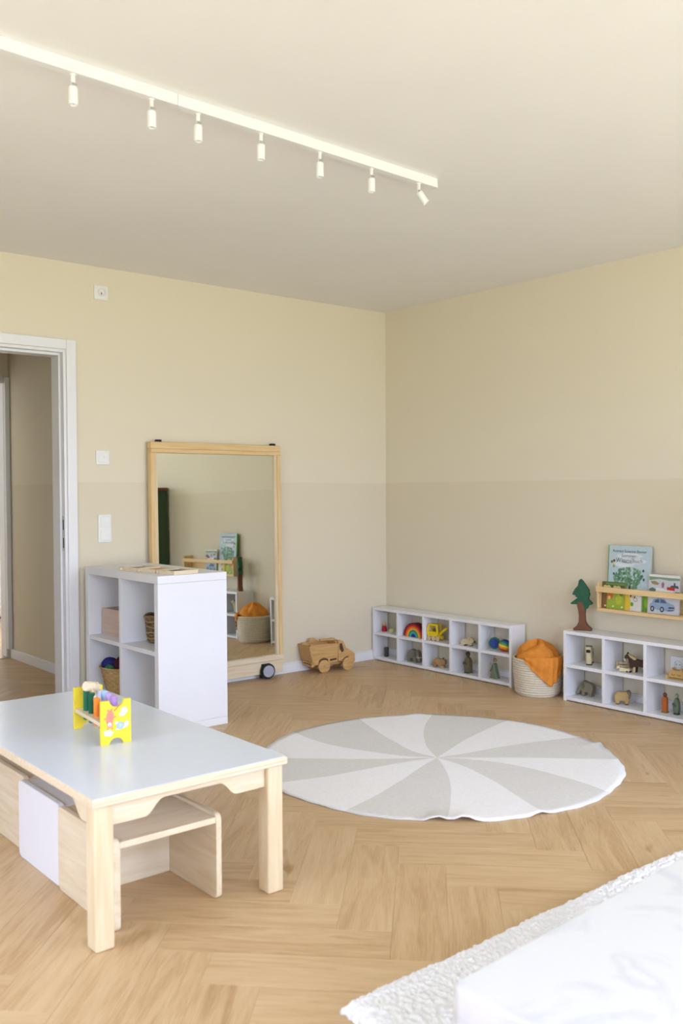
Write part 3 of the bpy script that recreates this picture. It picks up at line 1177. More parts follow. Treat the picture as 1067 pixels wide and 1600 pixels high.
wt = thing('white_table', 'white table with thick pale top in the right foreground', 'table', (-2.72, -4.22, 0), R(2.6))
wx, wy = .655, .40
MB().prism(rrect(wx, wy, .022, 6), .338, .400, 'XY').build('tabletop', MARKEDWHITE, wt, .006, 3)
for sx in (-1, 1):
    for sy in (-1, 1):
        x, y = sx * (wx - .10), sy * (wy - .10)
        box('leg', WHITE, wt, x - .03, x + .03, y - .03, y + .03, 0.022, .338, .004)
for sy in (-1, 1):
    y = sy * (wy - .10)
    box('apron', WHITE, wt, -wx + .13, wx - .13, y - .012, y + .012, .27, .338, .002)

# ------------------------------------------------------------------ low shelves along the right wall


def low_shelf(label, x0, x1, yl, yr, h, n, zm):
    """open-backed two-row shelf; yl is the end nearest the corner"""
    s = thing('low_shelf', label, 'shelf', ((x0 + x1) / 2, (yl + yr) / 2, 0))
    cx, cy = (x0 + x1) / 2, (yl + yr) / 2
    a, b, t_ = x0 - cx, x1 - cx, .018
    lo, hi = yr - cy, yl - cy
    box('top_board', WHITE, s, a, b, lo, hi, h - t_, h, .001)
    box('bottom_board', WHITE, s, a + .001, b, lo + t_, hi - t_, .006, .006 + t_, .001)
    for y in (lo, hi - t_):
        box('side_panel', WHITE, s, a, b, y, y + t_, 0, h - t_, .001)
    pitch = (hi - lo - t_) / n
    for k in range(1, n):
        y = hi - t_ - pitch * k
        box('divider', WHITE, s, a + .001, b, y, y + t_, .006 + t_, h - t_, .001)
    for k in range(n):
        y1 = hi - t_ - pitch * k
        box('shelf_board', WHITE, s, a + .001, b, y1 - pitch + t_, y1, zm, zm + t_, .001)
    return s


low_shelf('long low white open shelf in the room corner holding small toys', -.145, -.016, -.012, -1.258, .368, 5, .178)
low_shelf('low white open shelf under the book ledge with toy animals', -.184, -.016, -1.664, -2.936, .392, 5, .188)

SU1, SL1, SU2, SL2 = .196, .024, .206, .024   # board heights for the two shelves


def toy(name, label, cat, x, y, z, rz=-90.0):
    """local x runs to the right as seen from the room, local y into the wall"""
    return thing(name, label, cat, (x, y, z), R(rz))


def plate(name, mat, parent, pts, t_, bev=.003, y=0.0, seg=3):
    return MB().prism(pts, y - t_ / 2, y + t_ / 2, 'XZ').build(name, mat, parent, bev, seg)


# --- corner shelf, top row
t_ = toy('peg_doll', 'tiny red peg doll with pale head in the corner shelf', 'doll', -.075, -.062, SU1)
MB().lathe([(.017, 0), (.018, .004), (.017, .032), (.012, .038)], n=18).build('body', cm('b3182c'), t_, smooth=True)
MB().ball((0, 0, .050), .0145).build('head', cm('d9b48c'), t_, smooth=True)
MB().lathe([(.0155, .050), (.0145, .058), (.008, .064), (.001, .066)], n=16).build('hair', cm('d8c08e'), t_, smooth=True)
t_ = toy('toy_bow', 'tiny cream wooden toy piece beside the red peg doll', 'toy', -.062, -.118, SU1)
for x in (-.011, .011):
    MB().lathe([(.009, 0), (.010, .003), (.010, .018), (.008, .021)], (x, 0, 0), 14).build('lobe', cm('d8cd98'), t_, smooth=True)
box('link', cm('d8cd98'), t_, -.011, .011, -.006, .006, .004, .014, .002)

rb = toy('rainbow_stacker', 'nested wooden rainbow arches on the upper row of the corner shelf', 'rainbow', -.085, -.385, SU1)
cols = ['7d1a2c', 'c8282c', 'e8792c', 'f0b93c', '3f8f52', '4fb0c4', '2b4f9c', '28346c']
Ro = .095
for i, h in enumerate(cols):
    ro, ri = Ro - i * .0118, Ro - (i + 1) * .0118 + .0006
    out = [(ro * math.cos(PI * k / 20), ro * math.sin(PI * k / 20)) for k in range(21)]
    if i < len(cols) - 1:
        out += [(ri * math.cos(PI - PI * k / 20), ri * math.sin(PI - PI * k / 20)) for k in range(21)]
    plate('arch', cm(h), rb, out, .05, .001, seg=1)

ex = toy('toy_excavator', 'bright yellow toy excavator with wooden wheels in the corner shelf', 'toy excavator', -.085, -.575, SU1, -80)
EY = cm('e5c81c', .4)
out = [(-.05, .030), (.02, .028), (.030, .045), (.024, .106), (-.035, .108), (-.052, .070)]
for y in (-.024, .018):
    # cab side as a frame of bars around the window
    for p, q in (((-.046, .034), (-.05, .072)), ((-.05, .070), (-.036, .104)), ((-.038, .103), (.022, .101)), ((.022, .104), (.028, .042)), ((-.048, .034), (.028, .038)), ((-.04, .052), (.024, .052))):
        MB().tube([(p[0], y, p[1]), (q[0], y, q[1])], .0075, 8).build('cab_frame', EY, ex)
box('cab_body', EY, ex, -.046, .026, -.028, .026, .026, .048, .003)
box('roof', EY, ex, -.036, .024, -.028, .026, .099, .109, .003)
box('seat', cm('7a5c20'), ex, -.02, .008, -.012, .012, .048, .075, .003)
MB().tube([(.022, -.002, .035), (.05, -.002, .060), (.088, -.002, .088)], .0085, 8).build('boom', EY, ex)
plate('bucket', EY, ex, [(.020, .012), (.050, .012), (.054, .030), (.026, .034)], .03, .003)
plate('lever', cm('b08c30'), ex, [(.040, .065), (.048, .066), (.047, .098), (.041, .098)], .006, .001)
for x in (-.038, -.002, .030):
    for y in (-.027, .027):
        w = MB().lathe([(.015, -.005), (.016, -.003), (.016, .003), (.015, .005)], n=18).build('wheel', cm('c9b08a'), ex)
        w.rotation_euler = (R(90), 0, 0)
        w.location = (x, y, .016)
sh = toy('toy_dog', 'lying cream wooden toy animal with black nose in the corner shelf', 'toy animal', -.088, -.862, SU1, -75)
plate('body', cm('cbb999'), sh, [(-.046, 0), (-.05, .018), (-.040, .036), (-.022, .046), (-.004, .044), (.006, .054), (.020, .056), (.034, .046), (.044, .034), (.042, .024), (.030, .022), (.028, .0), (.016, 0), (.012, .008), (-.018, .008), (-.024, 0)], .032, .006)
MB().ball((.044, 0, .028), .006, 10, 8).build('nose', cm('231d1a'), sh, smooth=True)
plate('ear', cm('b7a27e'), sh, [(.010, .050), (.022, .054), (.020, .036), (.012, .034)], .036, .003)
for x in (.022, -.020):
    box('paw', cm('2a2521'), sh, x - .007, x + .007, -.0165, .0165, 0, .006, .002)
bl = toy('stacking_bowl', 'blue and green wooden bowl tipped on its side in the corner shelf', 'bowl', -.082, -1.068, SU1 + .036, -90)
bo = MB().lathe([(.012, 0), (.026, .004), (.036, .018), (.037, .030), (.033, .030), (.030, .018), (.020, .008), (.002, .006)], n=28, cap=False).build('bowl_wall', cm('3f8a66'), bl, smooth=True)
bi = MB().lathe([(.002, .019), (.0285, .019), (.0285, .0225), (.002, .0225)], n=28).build('bowl_inside', cm('2a3f8e'), bl)
bl.rotation_euler = (R(72), 0, R(-40))
ba = toy('rainbow_ball', 'small striped rainbow ball next to the tipped bowl', 'ball', -.088, -1.16, SU1 + .038, -90)
bands = [('b8302c', -1, -.55), ('e8922e', -.55, -.2), ('ecc83c', -.2, .12), ('4a9a4c', .12, .45), ('2f6f8c', .45, .75), ('2f3f86', .75, 1)]
for h, a, b in bands:
    pf = []
    for k in range(5):
        s_ = a + (b - a) * k / 4
        pf.append((max(.0006, .038 * math.sqrt(max(0, 1 - s_ * s_))), .038 * s_))
    MB().lathe(pf, n=24, cap=False).build('stripe', cm(h), ba, smooth=True)
ba.rotation_euler = (R(12), R(10), 0)
# --- corner shelf, bottom row
t_ = toy('toy_stump', 'dark grey wooden stump in the bottom corner of the low shelf', 'toy', -.085, -.092, SL1)
MB().lathe([(.016, 0), (.0175, .006), (.0165, .03), (.0175, .060), (.015, .066)], n=12).build('trunk', cm('4b4640'), t_, smooth=True)
MB().lathe([(.0145, .0655), (.0145, .067)], n=12).build('cut_face', cm('6d655a'), t_)
GREYW = cm('7e7a6e')
el = toy('toy_elephant', 'grey wooden toy elephant with raised trunk in the bottom row', 'toy animal', -.09, -.392, SL1)
plate('body', GREYW, el, [(-.070, .0), (-.050, .0), (-.048, .028), (-.012, .026), (-.010, 0), (.010, 0), (.012, .034), (.022, .030), (.034, .012), (.048, .010), (.052, .022), (.044, .026), (.040, .052), (.030, .078), (.016, .086), (-.004, .080), (-.030, .090), (-.056, .078), (-.072, .05), (-.078, .030)], .036, .006)
plate('ear', cm('6b675c'), el, [(.000, .078), (.014, .080), (.020, .055), (.010, .036), (-.006, .046)], .048, .004)
plate('tusk', cm('cfc9b4'), el, [(.030, .040), (.046, .034), (.046, .039), (.032, .047)], .04, .0015)
TANW = cm('a8865e')
ti = toy('toy_animal', 'tan crouching wooden toy animal in the bottom row', 'toy animal', -.092, -.618, SL1, -70)
plate('body', TANW, ti, [(-.046, 0), (-.030, 0), (-.026, .016), (-.002, .014), (.004, 0), (.024, 0), (.026, .018), (.040, .022), (.044, .036), (.034, .052), (.020, .060), (.006, .054), (-.020, .066), (-.040, .054), (-.048, .030)], .034, .007)
plate('haunch', cm('96734c'), ti, [(-.044, .004), (-.020, .004), (-.016, .024), (-.026, .040), (-.042, .034)], .042, .005)
plate('paw', cm('c2a177'), ti, [(.010, 0), (.034, 0), (.034, .010), (.014, .014)], .042, .004)
plate('ear', cm('7f5f3c'), ti, [(.016, .054), (.026, .054), (.022, .066)], .03, .002)
dk = toy('toy_figure', 'dark brown-grey standing wooden figure in the bottom row', 'toy figure', -.092, -.862, SL1)
plate('robe', cm('6c6350'), dk, [(-.020, 0), (.026, 0), (.028, .050), (.022, .085), (.012, .100), (-.008, .100), (-.018, .080), (-.024, .050)], .034, .007)
MB().ball((.001, 0, .113), (.0135, .013, .016), 14, 10).build('head', cm('5c4f40'), dk, smooth=True)
MB().lathe([(.015, .116), (.014, .126), (.009, .134), (.002, .137)], n=14).build('hood', cm('443c33'), dk, smooth=True)
plate('arm', cm('50483b'), dk, [(-.026, .064), (-.012, .076), (.004, .060), (.004, .050), (-.014, .058), (-.026, .054)], .046, .004)
plate('foot', cm('3f382f'), dk, [(-.018, 0), (.024, 0), (.022, .008), (-.014, .008)], .044, .003)
ld = toy('toy_figure', 'grey-green robed wooden figure at the end of the bottom row', 'toy figure', -.098, -1.086, SL1)
plate('dress', cm('75806a'), ld, [(-.026, 0), (.034, 0), (.026, .030), (.014, .072), (.012, .092), (-.004, .094), (-.010, .074), (-.018, .034)], .034, .007)
MB().ball((.003, 0, .108), (.0105, .011, .0135), 14, 10).build('head', cm('bfa07c'), ld, smooth=True)
MB().lathe([(.0125, .106), (.0120, .116), (.007, .122), (.001, .124)], (.003, .001, 0), 14).build('hair', cm('8d7a5a'), ld, smooth=True)
plate('arm', cm('657058'), ld, [(-.006, .084), (.006, .082), (-.010, .048), (-.022, .036), (-.024, .044), (-.012, .056)], .044, .003)
MB().tube([(-.022, -.02, 0), (-.018, -.02, .1)], .003, 6).build('staff', cm('b5a585'), ld)
plate('lamb', cm('c9c4b2'), ld, [(-.036, .02), (-.022, .02), (-.014, .03), (-.010, .062), (-.018, .066), (-.030, .046)], .02, .004, y=-.006)

# --- shelf under the ledge
cw_ = toy('toy_cow', 'cream wooden toy cow with black muzzle facing the room', 'toy animal', -.100, -1.778, SU2, -152)
CRM = cm('d8cba6')
plate('body', CRM, cw_, [(-.062, .0), (-.046, .0), (-.044, .034), (.008, .034), (.010, 0), (.026, 0), (.030, .050), (.034, .074), (.052, .076), (.054, .092), (.044, .104), (.024, .105), (.010, .090), (-.050, .086), (-.064, .070)], .030, .006)
plate('muzzle', cm('24211f'), cw_, [(.046, .074), (.056, .074), (.0575, .090), (.048, .092)], .022, .003)
for x in (-.054, .018):
    box('hoof', cm('24211f'), cw_, x - .009, x + .009, -.0155, .0155, 0, .008, .002)
plate('horn', cm('5e564a'), cw_, [(.018, .100), (.030, .102), (.028, .112), (.020, .110)], .034, .002)
plate('patch', cm('4a4038'), cw_, [(-.052, .050), (-.034, .044), (-.030, .068), (-.046, .074)], .0308, .001)
hs = toy('toy_horse', 'dark brown wooden toy horse with cream mane in the low shelf', 'toy animal', -.105, -2.095, SU2, -84)
HB = cm('453029')
plate('body', HB, hs, [(-.052, .026), (-.030, .020), (-.028, 0), (-.016, 0), (-.012, .034), (.040, .032), (.052, 0), (.064, 0), (.066, .040), (.072, .060), (.060, .074), (.034, .078), (.006, .068), (-.024, .074), (-.050, .086), (-.066, .094), (-.076, .088), (-.084, .074), (-.076, .068), (-.062, .072), (-.056, .050)], .026, .005)
plate('mane', cm('cdb98a'), hs, [(-.064, .097), (-.048, .090), (-.020, .079), (-.012, .070), (-.024, .066), (-.048, .080)], .031, .003)
plate('ear', HB, hs, [(-.072, .090), (-.062, .094), (-.066, .104)], .018, .002)
plate('blaze', cm('cfc1a4'), hs, [(-.085, .072), (-.077, .067), (-.074, .056), (-.082, .056), (-.087, .064)], .022, .002)
plate('foreleg', cm('cdb98a'), hs, [(-.034, 0), (-.018, 0), (-.016, .030), (-.030, .030)], .029, .003)
fn = toy('toy_fence', 'small pale wooden fence piece beside the toy horse', 'toy fence', -.075, -1.975, SU2, -58)
for x in (-.03, .03):
    box('post', cm('b89f74'), fn, x - .005, x + .005, -.006, .006, 0, .042, .0015)
for z in (.012, .028):
    box('rail', cm('c4ad84'), fn, -.025, .025, -.004, .004, z, z + .008, .001)
cf = toy('toy_calf', 'small cream toy calf with black hooves lying before the horse', 'toy animal', -.135, -2.028, SU2, -70)
plate('body', CRM, cf, [(-.030, .002), (.018, 0), (.028, .010), (.024, .020), (.006, .020), (-.018, .024), (-.032, .018)], .020, .004)
plate('head', CRM, cf, [(-.044, .014), (-.028, .016), (-.026, .028), (-.036, .030), (-.045, .022)], .016, .003)
for x in (.010, .026):
    plate('hoof', cm('262220'), cf, [(x - .004, 0), (x + .006, 0), (x + .006, .007), (x - .004, .008)], .024, .002)
ca_ = toy('toy_cat_block', 'tan wooden cat-shaped block in front of the wall socket', 'toy animal', -.115, -2.318, SU2, -88)
plate('body', cm('c19c60'), ca_, [(-.045, 0), (.05, 0), (.05, .040), (.034, .048), (.030, .062), (.020, .050), (-.012, .050), (-.022, .062), (-.028, .046), (-.040, .036)], .034, .004)
plate('band', cm('8a6a3c'), ca_, [(-.036, .006), (.04, .006), (.04, .012), (-.036, .012)], .0365, .001)
for x in (-.012, .020):
    arc = [(x + .008 * math.cos(PI + PI * k / 8), .030 + .006 * math.sin(PI + PI * k / 8)) for k in range(9)]
    MB().tube([(a, -.0178, b) for a, b in arc], .0012, 5).build('eye', cm('5c4424'), ca_)
plate('foot', cm('d0b07a'), ca_, [(-.062, 0), (-.044, 0), (-.044, .022), (-.058, .020)], .03, .003)
ri = toy('toy_elephant', 'grey wooden toy elephant with lowered trunk, left end of the bottom row under the ledge', 'toy animal', -.085, -1.752, SL2)
plate('body', cm('837c68'), ri, [(-.024, 0), (-.010, 0), (-.006, .022), (.018, .022), (.022, 0), (.036, 0), (.040, .028), (.048, .046), (.040, .068), (.020, .078), (.000, .080), (-.018, .086), (-.034, .074), (-.042, .050), (-.052, .026), (-.068, .010), (-.064, .002), (-.044, .010), (-.030, .032)], .034, .006)
plate('ear', cm('6f6855'), ri, [(-.028, .070), (-.010, .074), (-.006, .050), (-.018, .036), (-.030, .046)], .046, .004)
MB().tube([(.046, 0, .060), (.054, 0, .040), (.052, 0, .020)], .002, 5).build('tail', cm('6f6855'), ri)
rm = toy('toy_sheep', 'tan wooden toy sheep with curved grey ear in the bottom row under the ledge', 'toy animal', -.110, -1.996, SL2, -60)
plate('body', cm('b79a68'), rm, [(-.034, 0), (-.018, 0), (-.014, .018), (.010, .018), (.012, 0), (.030, 0), (.036, .030), (.044, .044), (.040, .064), (.024, .074), (.002, .068), (-.026, .068), (-.042, .050), (-.040, .022)], .036, .008)
plate('ear', cm('77705c'), rm, [(.018, .072), (.034, .076), (.044, .060), (.040, .036), (.030, .030), (.030, .054)], .042, .004)
for x in (-.026, .021):
    box('hoof', cm('453c2c'), rm, x - .008, x + .008, -.0185, .0185, 0, .006, .002)
og = toy('toy_figure', 'orange standing wooden figure with brown head under the ledge', 'toy figure', -.110, -2.246, SL2)
plate('robe', cm('b4612c'), og, [(-.012, 0), (.014, 0), (.015, .05), (.012, .082), (-.010, .082), (-.013, .05)], .024, .005)
MB().ball((.001, 0, .092), (.0105, .0105, .0125), 14, 10).build('head', cm('6a4028'), og, smooth=True)
box('base', cm('7f6f3c'), og, -.014, .016, -.014, .014, 0, .008, .002)
gg = toy('toy_figure', 'grey-green standing wooden figure on a dark base under the ledge', 'toy figure', -.098, -2.306, SL2)
plate('robe', cm('6c7a62'), gg, [(-.014, .006), (.012, .006), (.017, .030), (.014, .062), (.006, .084), (-.006, .084), (-.014, .060), (-.017, .034)], .026, .006)
MB().ball((0, 0, .094), (.009, .009, .0125), 14, 10).build('head', cm('93937c'), gg, smooth=True)
MB().lathe([(.016, 0), (.017, .003), (.014, .007)], n=18).build('base', cm('3f4438'), gg, smooth=True)
plate('arm', cm('59664f'), gg, [(-.018, .056), (-.004, .060), (.004, .042), (-.002, .038), (-.016, .046)], .034, .003)

# --- wooden tree on the shelf
tr = toy('wooden_tree', 'carved wooden fir tree with green crown on the low shelf', 'toy tree', -.100, -1.732, .392, -64)
CONIF = paint('green_stained_wood', '2d5a42', 0.65, 0.2, 0.12, 45)
plate('trunk', BROWN, tr, [(-.050, 0), (.052, 0), (.050, .012), (.030, .030), (.018, .050), (.016, .090), (.018, .112), (.010, .136), (.004, .160), (-.024, .162), (-.028, .140), (-.022, .112), (-.018, .085), (-.019, .050), (-.030, .026), (-.050, .010)], .040, .007)
plate('crown', CONIF, tr, [(-.063, .146), (-.030, .146), (-.006, .144), (.000, .126), (.016, .116), (.030, .124), (.036, .142), (.052, .146), (.056, .152), (.034, .176), (.036, .186), (.042, .202), (.036, .212), (.038, .224), (.020, .252), (.004, .276), (-.010, .288), (-.018, .280), (-.024, .250), (-.042, .230), (-.054, .204), (-.052, .198), (-.038, .198), (-.036, .186), (-.024, .184), (-.044, .168), (-.064, .152)], .036, .006)

# ------------------------------------------------------------------ wall ledge with picture books
lg = thing('book_ledge', 'pale pine picture book ledge on the right wall', 'book ledge', (0, -1.826, .508))
LEN = .80
box('ledge_board', PINEY, lg, -.100, 0, -LEN, 0, 0, .018, .002)
box('back_board', PINEY, lg, -.012, 0, -LEN + .012, -.012, .018, .10, .002)
for y in (-LEN, -.012):
    box('end_panel', PINEZ, lg, -.100, 0, y, y + .012, .018, .160, .002)
box('front_rail', PINEY, lg, -.112, -.100, -LEN, 0, .108, .138, .002)


def book(label, yl, yr, x, z0, h, th, cover, spine, lean=4.0, pages='e8e2d2'):
    b = toy('picture_book', label, 'book', x, (yl + yr) / 2, z0)
    w = (yl - yr) / 2
    box('back_cover', cm(cover), b, -w, w, th - .002, th, 0, h)
    box('pages', cm(pages), b, -w + .003, w - .003, .002, th - .002, .003, h - .003)
    box('front_cover', cm(cover), b, -w, w, 0, .002, 0, h)
    box('spine', cm(spine), b, -w - .0015, -w + .003, -.0004, th + .0002, 0, h)
    b.rotation_euler = (R(-lean), 0, R(-90))
    return b, w


def rect(x0, x1, z0, z1):
    return [(x0, z0), (x1, z0), (x1, z1), (x0, z1)]


def text(body, size, x, z, h, parent, y, name='cover_title'):
    cu = bpy.data.curves.new(name, 'FONT')
    cu.body = body
    cu.size = size
    cu.align_x = 'CENTER'
    cu.extrude = .0001
    cu.resolution_u = 2
    tmp = bpy.data.objects.new('tmp', cu)
    COL.objects.link(tmp)
    bpy.context.view_layer.update()
    me = bpy.data.meshes.new_from_object(tmp.evaluated_get(bpy.context.evaluated_depsgraph_get()))
    bpy.data.objects.remove(tmp)
    me.materials.clear()
    me.materials.append(cm(h))
    o = bpy.data.objects.new(name, me)
    COL.objects.link(o)
    o.parent = parent
    o.rotation_euler = (R(90), 0, 0)
    o.location = (x, y, z)
    return o


ZB = .527
# tall book with a tree on the cover
b, w = book('tall pale blue picture book with a tree on its cover and green spine', -1.858, -2.120, -.056, ZB, .345, .012, 'b9cbd2', '5a9a3c', 4)
decal('cover_ground', rect(-w + .006, w - .002, .002, .115), 'cfc6a0', b, 0)
for cx, cz, rx in ((0, .290, .080), (.02, .264, .085), (-.03, .244, .06)):
    decal('cover_cloud', blob(cx, cz, rx, .016, 18, .05), 'd6dde0', b, -.0002)
random.seed(3)
for k in range(95):
    a, q = random.uniform(0, 2 * PI), math.sqrt(random.random())
    x, z = .0 + .088 * q * math.cos(a), .172 + .058 * q * math.sin(a)
    decal('cover_leaves', blob(x, z, random.uniform(.008, .014), random.uniform(.006, .010), 8, .15, random.uniform(0, 3)), random.choice(['5f8a6e', '6f9878', '4f7a5e', '86a888']), b, -.0005 - k * .000012)
decal('cover_trunk', [(-.006, .098), (.022, .098), (.014, .112), (.014, .135), (.026, .150), (.008, .140), (-.008, .152), (.001, .132), (.002, .112)], '5c4a3a', b, -.0012)
text('Rotraut Susanne Berner', .0215, .0, .309, '3b4a60', b, -.0008)
text('Sommer-', .027, .0, .283, '33506e', b, -.0008)
text('Wimmelbuch', .030, .0, .256, '33506e', b, -.0008)
for x, z, h in ((-.094, .262, '5c4030'), (-.094, .247, 'd9c48e'), (-.095, .232, '7f9a4c'), (.088, .215, '4a4a50'), (.092, .168, '4a5058'), (.07, .168, '6f7a74'), (-.108, .255, '6c5a4a'), (-.093, .190, '50606c'), (.06, .104, '7a5c3c'), (.074, .104, '8a4a34'), (.098, .094, '3c342c'), (.045, .096, '6a5c4a'), (.01, .104, '8d7a62'), (.03, .110, '9a8260')):
    decal('cover_figure', blob(x, z, .006, .008, 10, .1), h, b, -.0014)
# front left book
b, w = book('yellow-green picture book with an orange animal at the left of the ledge', -1.842, -1.985, -.078, ZB, .146, .010, '98a83c', '6b4a2c', 4)
decal('cover_sky', rect(-w + .004, w, .102, .146), '5a5a34', b, 0)
decal('cover_grass', rect(-w + .02, w - .004, .130, .142), '6f8a4c', b, -.0002)
for x in (-.052, -.030, .010, .032):
    decal('cover_animal', blob(x, .118, .013, .009, 12, .12, R(-20)), 'd8cc86', b, -.0004)
decal('cover_lion', blob(-.022, .070, .020, .020, 16, .08), 'c8742c', b, -.0002)
decal('cover_lion_face', blob(-.026, .060, .009, .010), 'e0b878', b, -.0006)
decal('cover_bush', blob(.035, .050, .022, .028, 16, .12), 'aeb83c', b, -.0002)
decal('cover_leaf', blob(.048, .082, .012, .008, 10, .1), '6b7a34', b, -.0004)
decal('cover_soil', rect(-w + .004, -w + .03, .0, .10), '7d5a34', b, -.0002)
for x in (-.05, .0, .055):
    decal('cover_flower', blob(x, .014, .006, .005, 10, .2), 'e2dca0', b, -.0005)
# bee book
b, w = book('white picture book with a yellow bee beside the lion book', -1.988, -2.086, -.080, ZB, .100, .009, 'd5d2cc', 'd9b93c', 3)
decal('cover_yellow', [(-w, .002), (-.018, .002), (-.012, .04), (-.026, .098), (-w, .098)], 'd8b83c', b, 0)
for k in range(3):
    decal('cover_bee_stripe', blob(-.014 + .011 * k, .080 - .004 * k, .004, .010, 10, 0, R(-20)), ('4a3c1c', 'dcb840', '4a3c1c')[k], b, -.0003)
decal('cover_leaf', blob(-.006, .036, .009, .012, 10, .05), '5f9a48', b, -.0003)
decal('cover_ring', blob(.014, .062, .013, .011, 14), '9a8458', b, -.0003)
decal('cover_ring', blob(.014, .062, .010, .008, 14), 'd5d2cc', b, -.0005)
# narrow green book
b, w = book('narrow green book standing behind the bee and vehicle books', -2.080, -2.140, -.066, ZB, .095, .008, '6f9a34', '55802c', 3)
decal('cover_leaf', blob(.0, .05, .014, .03, 12, .1), '8ab03c', b, 0)
# vehicle book
b, w = book('picture book with a blue car and vehicles on the cover', -2.124, -2.304, -.078, ZB, .205, .011, 'c4c4cc', 'b8b4a8', 4)
decal('cover_sky', rect(-w + .004, w, .185, .203), 'dcdcd4', b, 0)
decal('cover_hills', [(-w + .004, .172), (-.03, .182), (.03, .176), (w, .180), (w, .190), (-w + .004, .192)], '7f9a80', b, -.0002)
decal('cover_banner', [(-.045, .118), (.055, .108), (.055, .124), (-.045, .136)], 'e4dfdc', b, -.0004)
decal('cover_label', [(.018, .128), (.062, .126), (.062, .141), (.018, .143)], 'b8342c', b, -.0006)
decal('cover_plane', blob(-.052, .160, .024, .009, 14, .1, R(-10)), '9a8a5c', b, -.0004)
decal('cover_cyclist', blob(-.006, .152, .008, .016, 12, .2), '9c6a7c', b, -.0004)
decal('cover_ship', [(.036, .142), (.086, .138), (.080, .152), (.066, .152), (.064, .166), (.056, .166), (.056, .153), (.040, .152)], '4c5560', b, -.0004)
decal('cover_tractor', blob(-.066, .122, .020, .012, 14, .12), '5f7a68', b, -.0004)
decal('cover_roof', [(.058, .108), (.088, .106), (.088, .120), (.066, .120)], 'a86050', b, -.0004)
car_ = [(-.078, .030), (-.078, .046), (-.066, .056), (-.056, .074), (-.030, .082), (.004, .080), (.026, .062), (.060, .052), (.068, .040), (.066, .024), (.040, .016), (-.030, .020)]
decal('cover_car', car_, '8ea2bc', b, -.0004)
decal('cover_car_window', [(-.052, .058), (-.044, .072), (-.026, .076), (-.022, .058)], '4c5a70', b, -.0008)
decal('cover_car_window', [(-.016, .057), (-.018, .076), (.002, .075), (.020, .058)], '566684', b, -.0008)
for x in (-.062, -.006):
    decal('cover_car_wheel', blob(x, .024, .012, .015, 14), '3c4048', b, -.0008)
    decal('cover_car_hub', blob(x, .024, .006, .008, 12), 'a8acb4', b, -.0012)
decal('cover_car_grille', [(.030, .032), (.064, .034), (.062, .040), (.032, .040)], '3c465c', b, -.0008)
decal('cover_car_bumper', [(.026, .018), (.062, .022), (.060, .027), (.026, .024)], '4c566c', b, -.0008)

# ------------------------------------------------------------------ rope basket with orange cloth
bs = thing('rope_basket', 'round cream rope basket between the two low shelves', 'basket', (-.156, -1.462, 0))
NB = 16
for i in range(NB):
    t__ = i / (NB - 1)
    r = .118 + .020 * t__ ** .6 + (.0 if i else -.006)
    z = .0068 + .0134 * i
    MB().tube([(r * math.cos(a), r * math.sin(a), z) for a in [2 * PI * k / 36 for k in range(36)]], .0077, 7, True).build('rope_coil', ROPE, bs, smooth=True)
MB().lathe([(.001, .003), (.116, .003), (.118, .008), (.001, .009)], n=30).build('base', ROPE, bs)
# cloth heaped in the basket and spilling over the front
cl = thing('orange_cloth', 'orange gauze cloth heaped in the rope basket and hanging over its front', 'cloth', (-.156, -1.462, .205))
vs, fs = [], []
nu, nv = 40, 18
for jv in range(nv + 1):
    for iu in range(nu):
        a = 2 * PI * iu / nu
        f = jv / nv
        r = .126 * math.sin(f * PI / 2)
        wr = 1 + .10 * math.sin(5 * a + 7 * f) + .06 * math.sin(9 * a - 5 * f)
        z = .115 * math.cos(f * PI / 2) ** .9 * (.85 + .15 * math.sin(3 * a + 4 * f)) + .010 * math.sin(7 * a + 9 * f) * f - .015 * f
        vs.append((min(.135, r * min(1, wr)) * math.cos(a), min(.135, r * min(1, wr)) * math.sin(a), z))
for jv in range(nv):
    for iu in range(nu):
        k2 = (iu + 1) % nu
        fs.append((jv * nu + iu, (jv + 1) * nu + iu, (jv + 1) * nu + k2, jv * nu + k2))
MB().add(vs, fs).build('cloth_heap', ORANGE, cl, smooth=True)
vs, fs = [], []
A0, A1 = R(180 + 8), R(180 + 108)
na, nd = 34, 16
for i in range(na + 1):
    a = A0 + (A1 - A0) * i / na
    f = i / na
    drop = .018 + .150 * max(0, 1 - abs(f - .60) / .60) ** .9
    for k in range(nd + 1):
        t__ = k / nd
        if t__ < .25:
            s_ = t__ / .25
            r, z = .112 + .040 * s_, .014 * math.sin(s_ * PI / 2)
        else:
            s_ = (t__ - .25) / .75
            r, z = .152 + .004 * math.sin(s_ * 6), .014 - drop * s_
        r += .0045 * math.sin(a * 26 + 2 * t__) * t__
        vs.append((r * math.cos(a), r * math.sin(a), z + .014))
for i in range(na):
    for k in range(nd):
        q = i * (nd + 1) + k
        fs.append((q, q + 1, q + nd + 2, q + nd + 1))
o = MB().add(vs, fs).build('cloth_drape', ORANGE, cl, smooth=True)
m_ = o.modifiers.new('solid', 'SOLIDIFY')
m_.thickness = .002

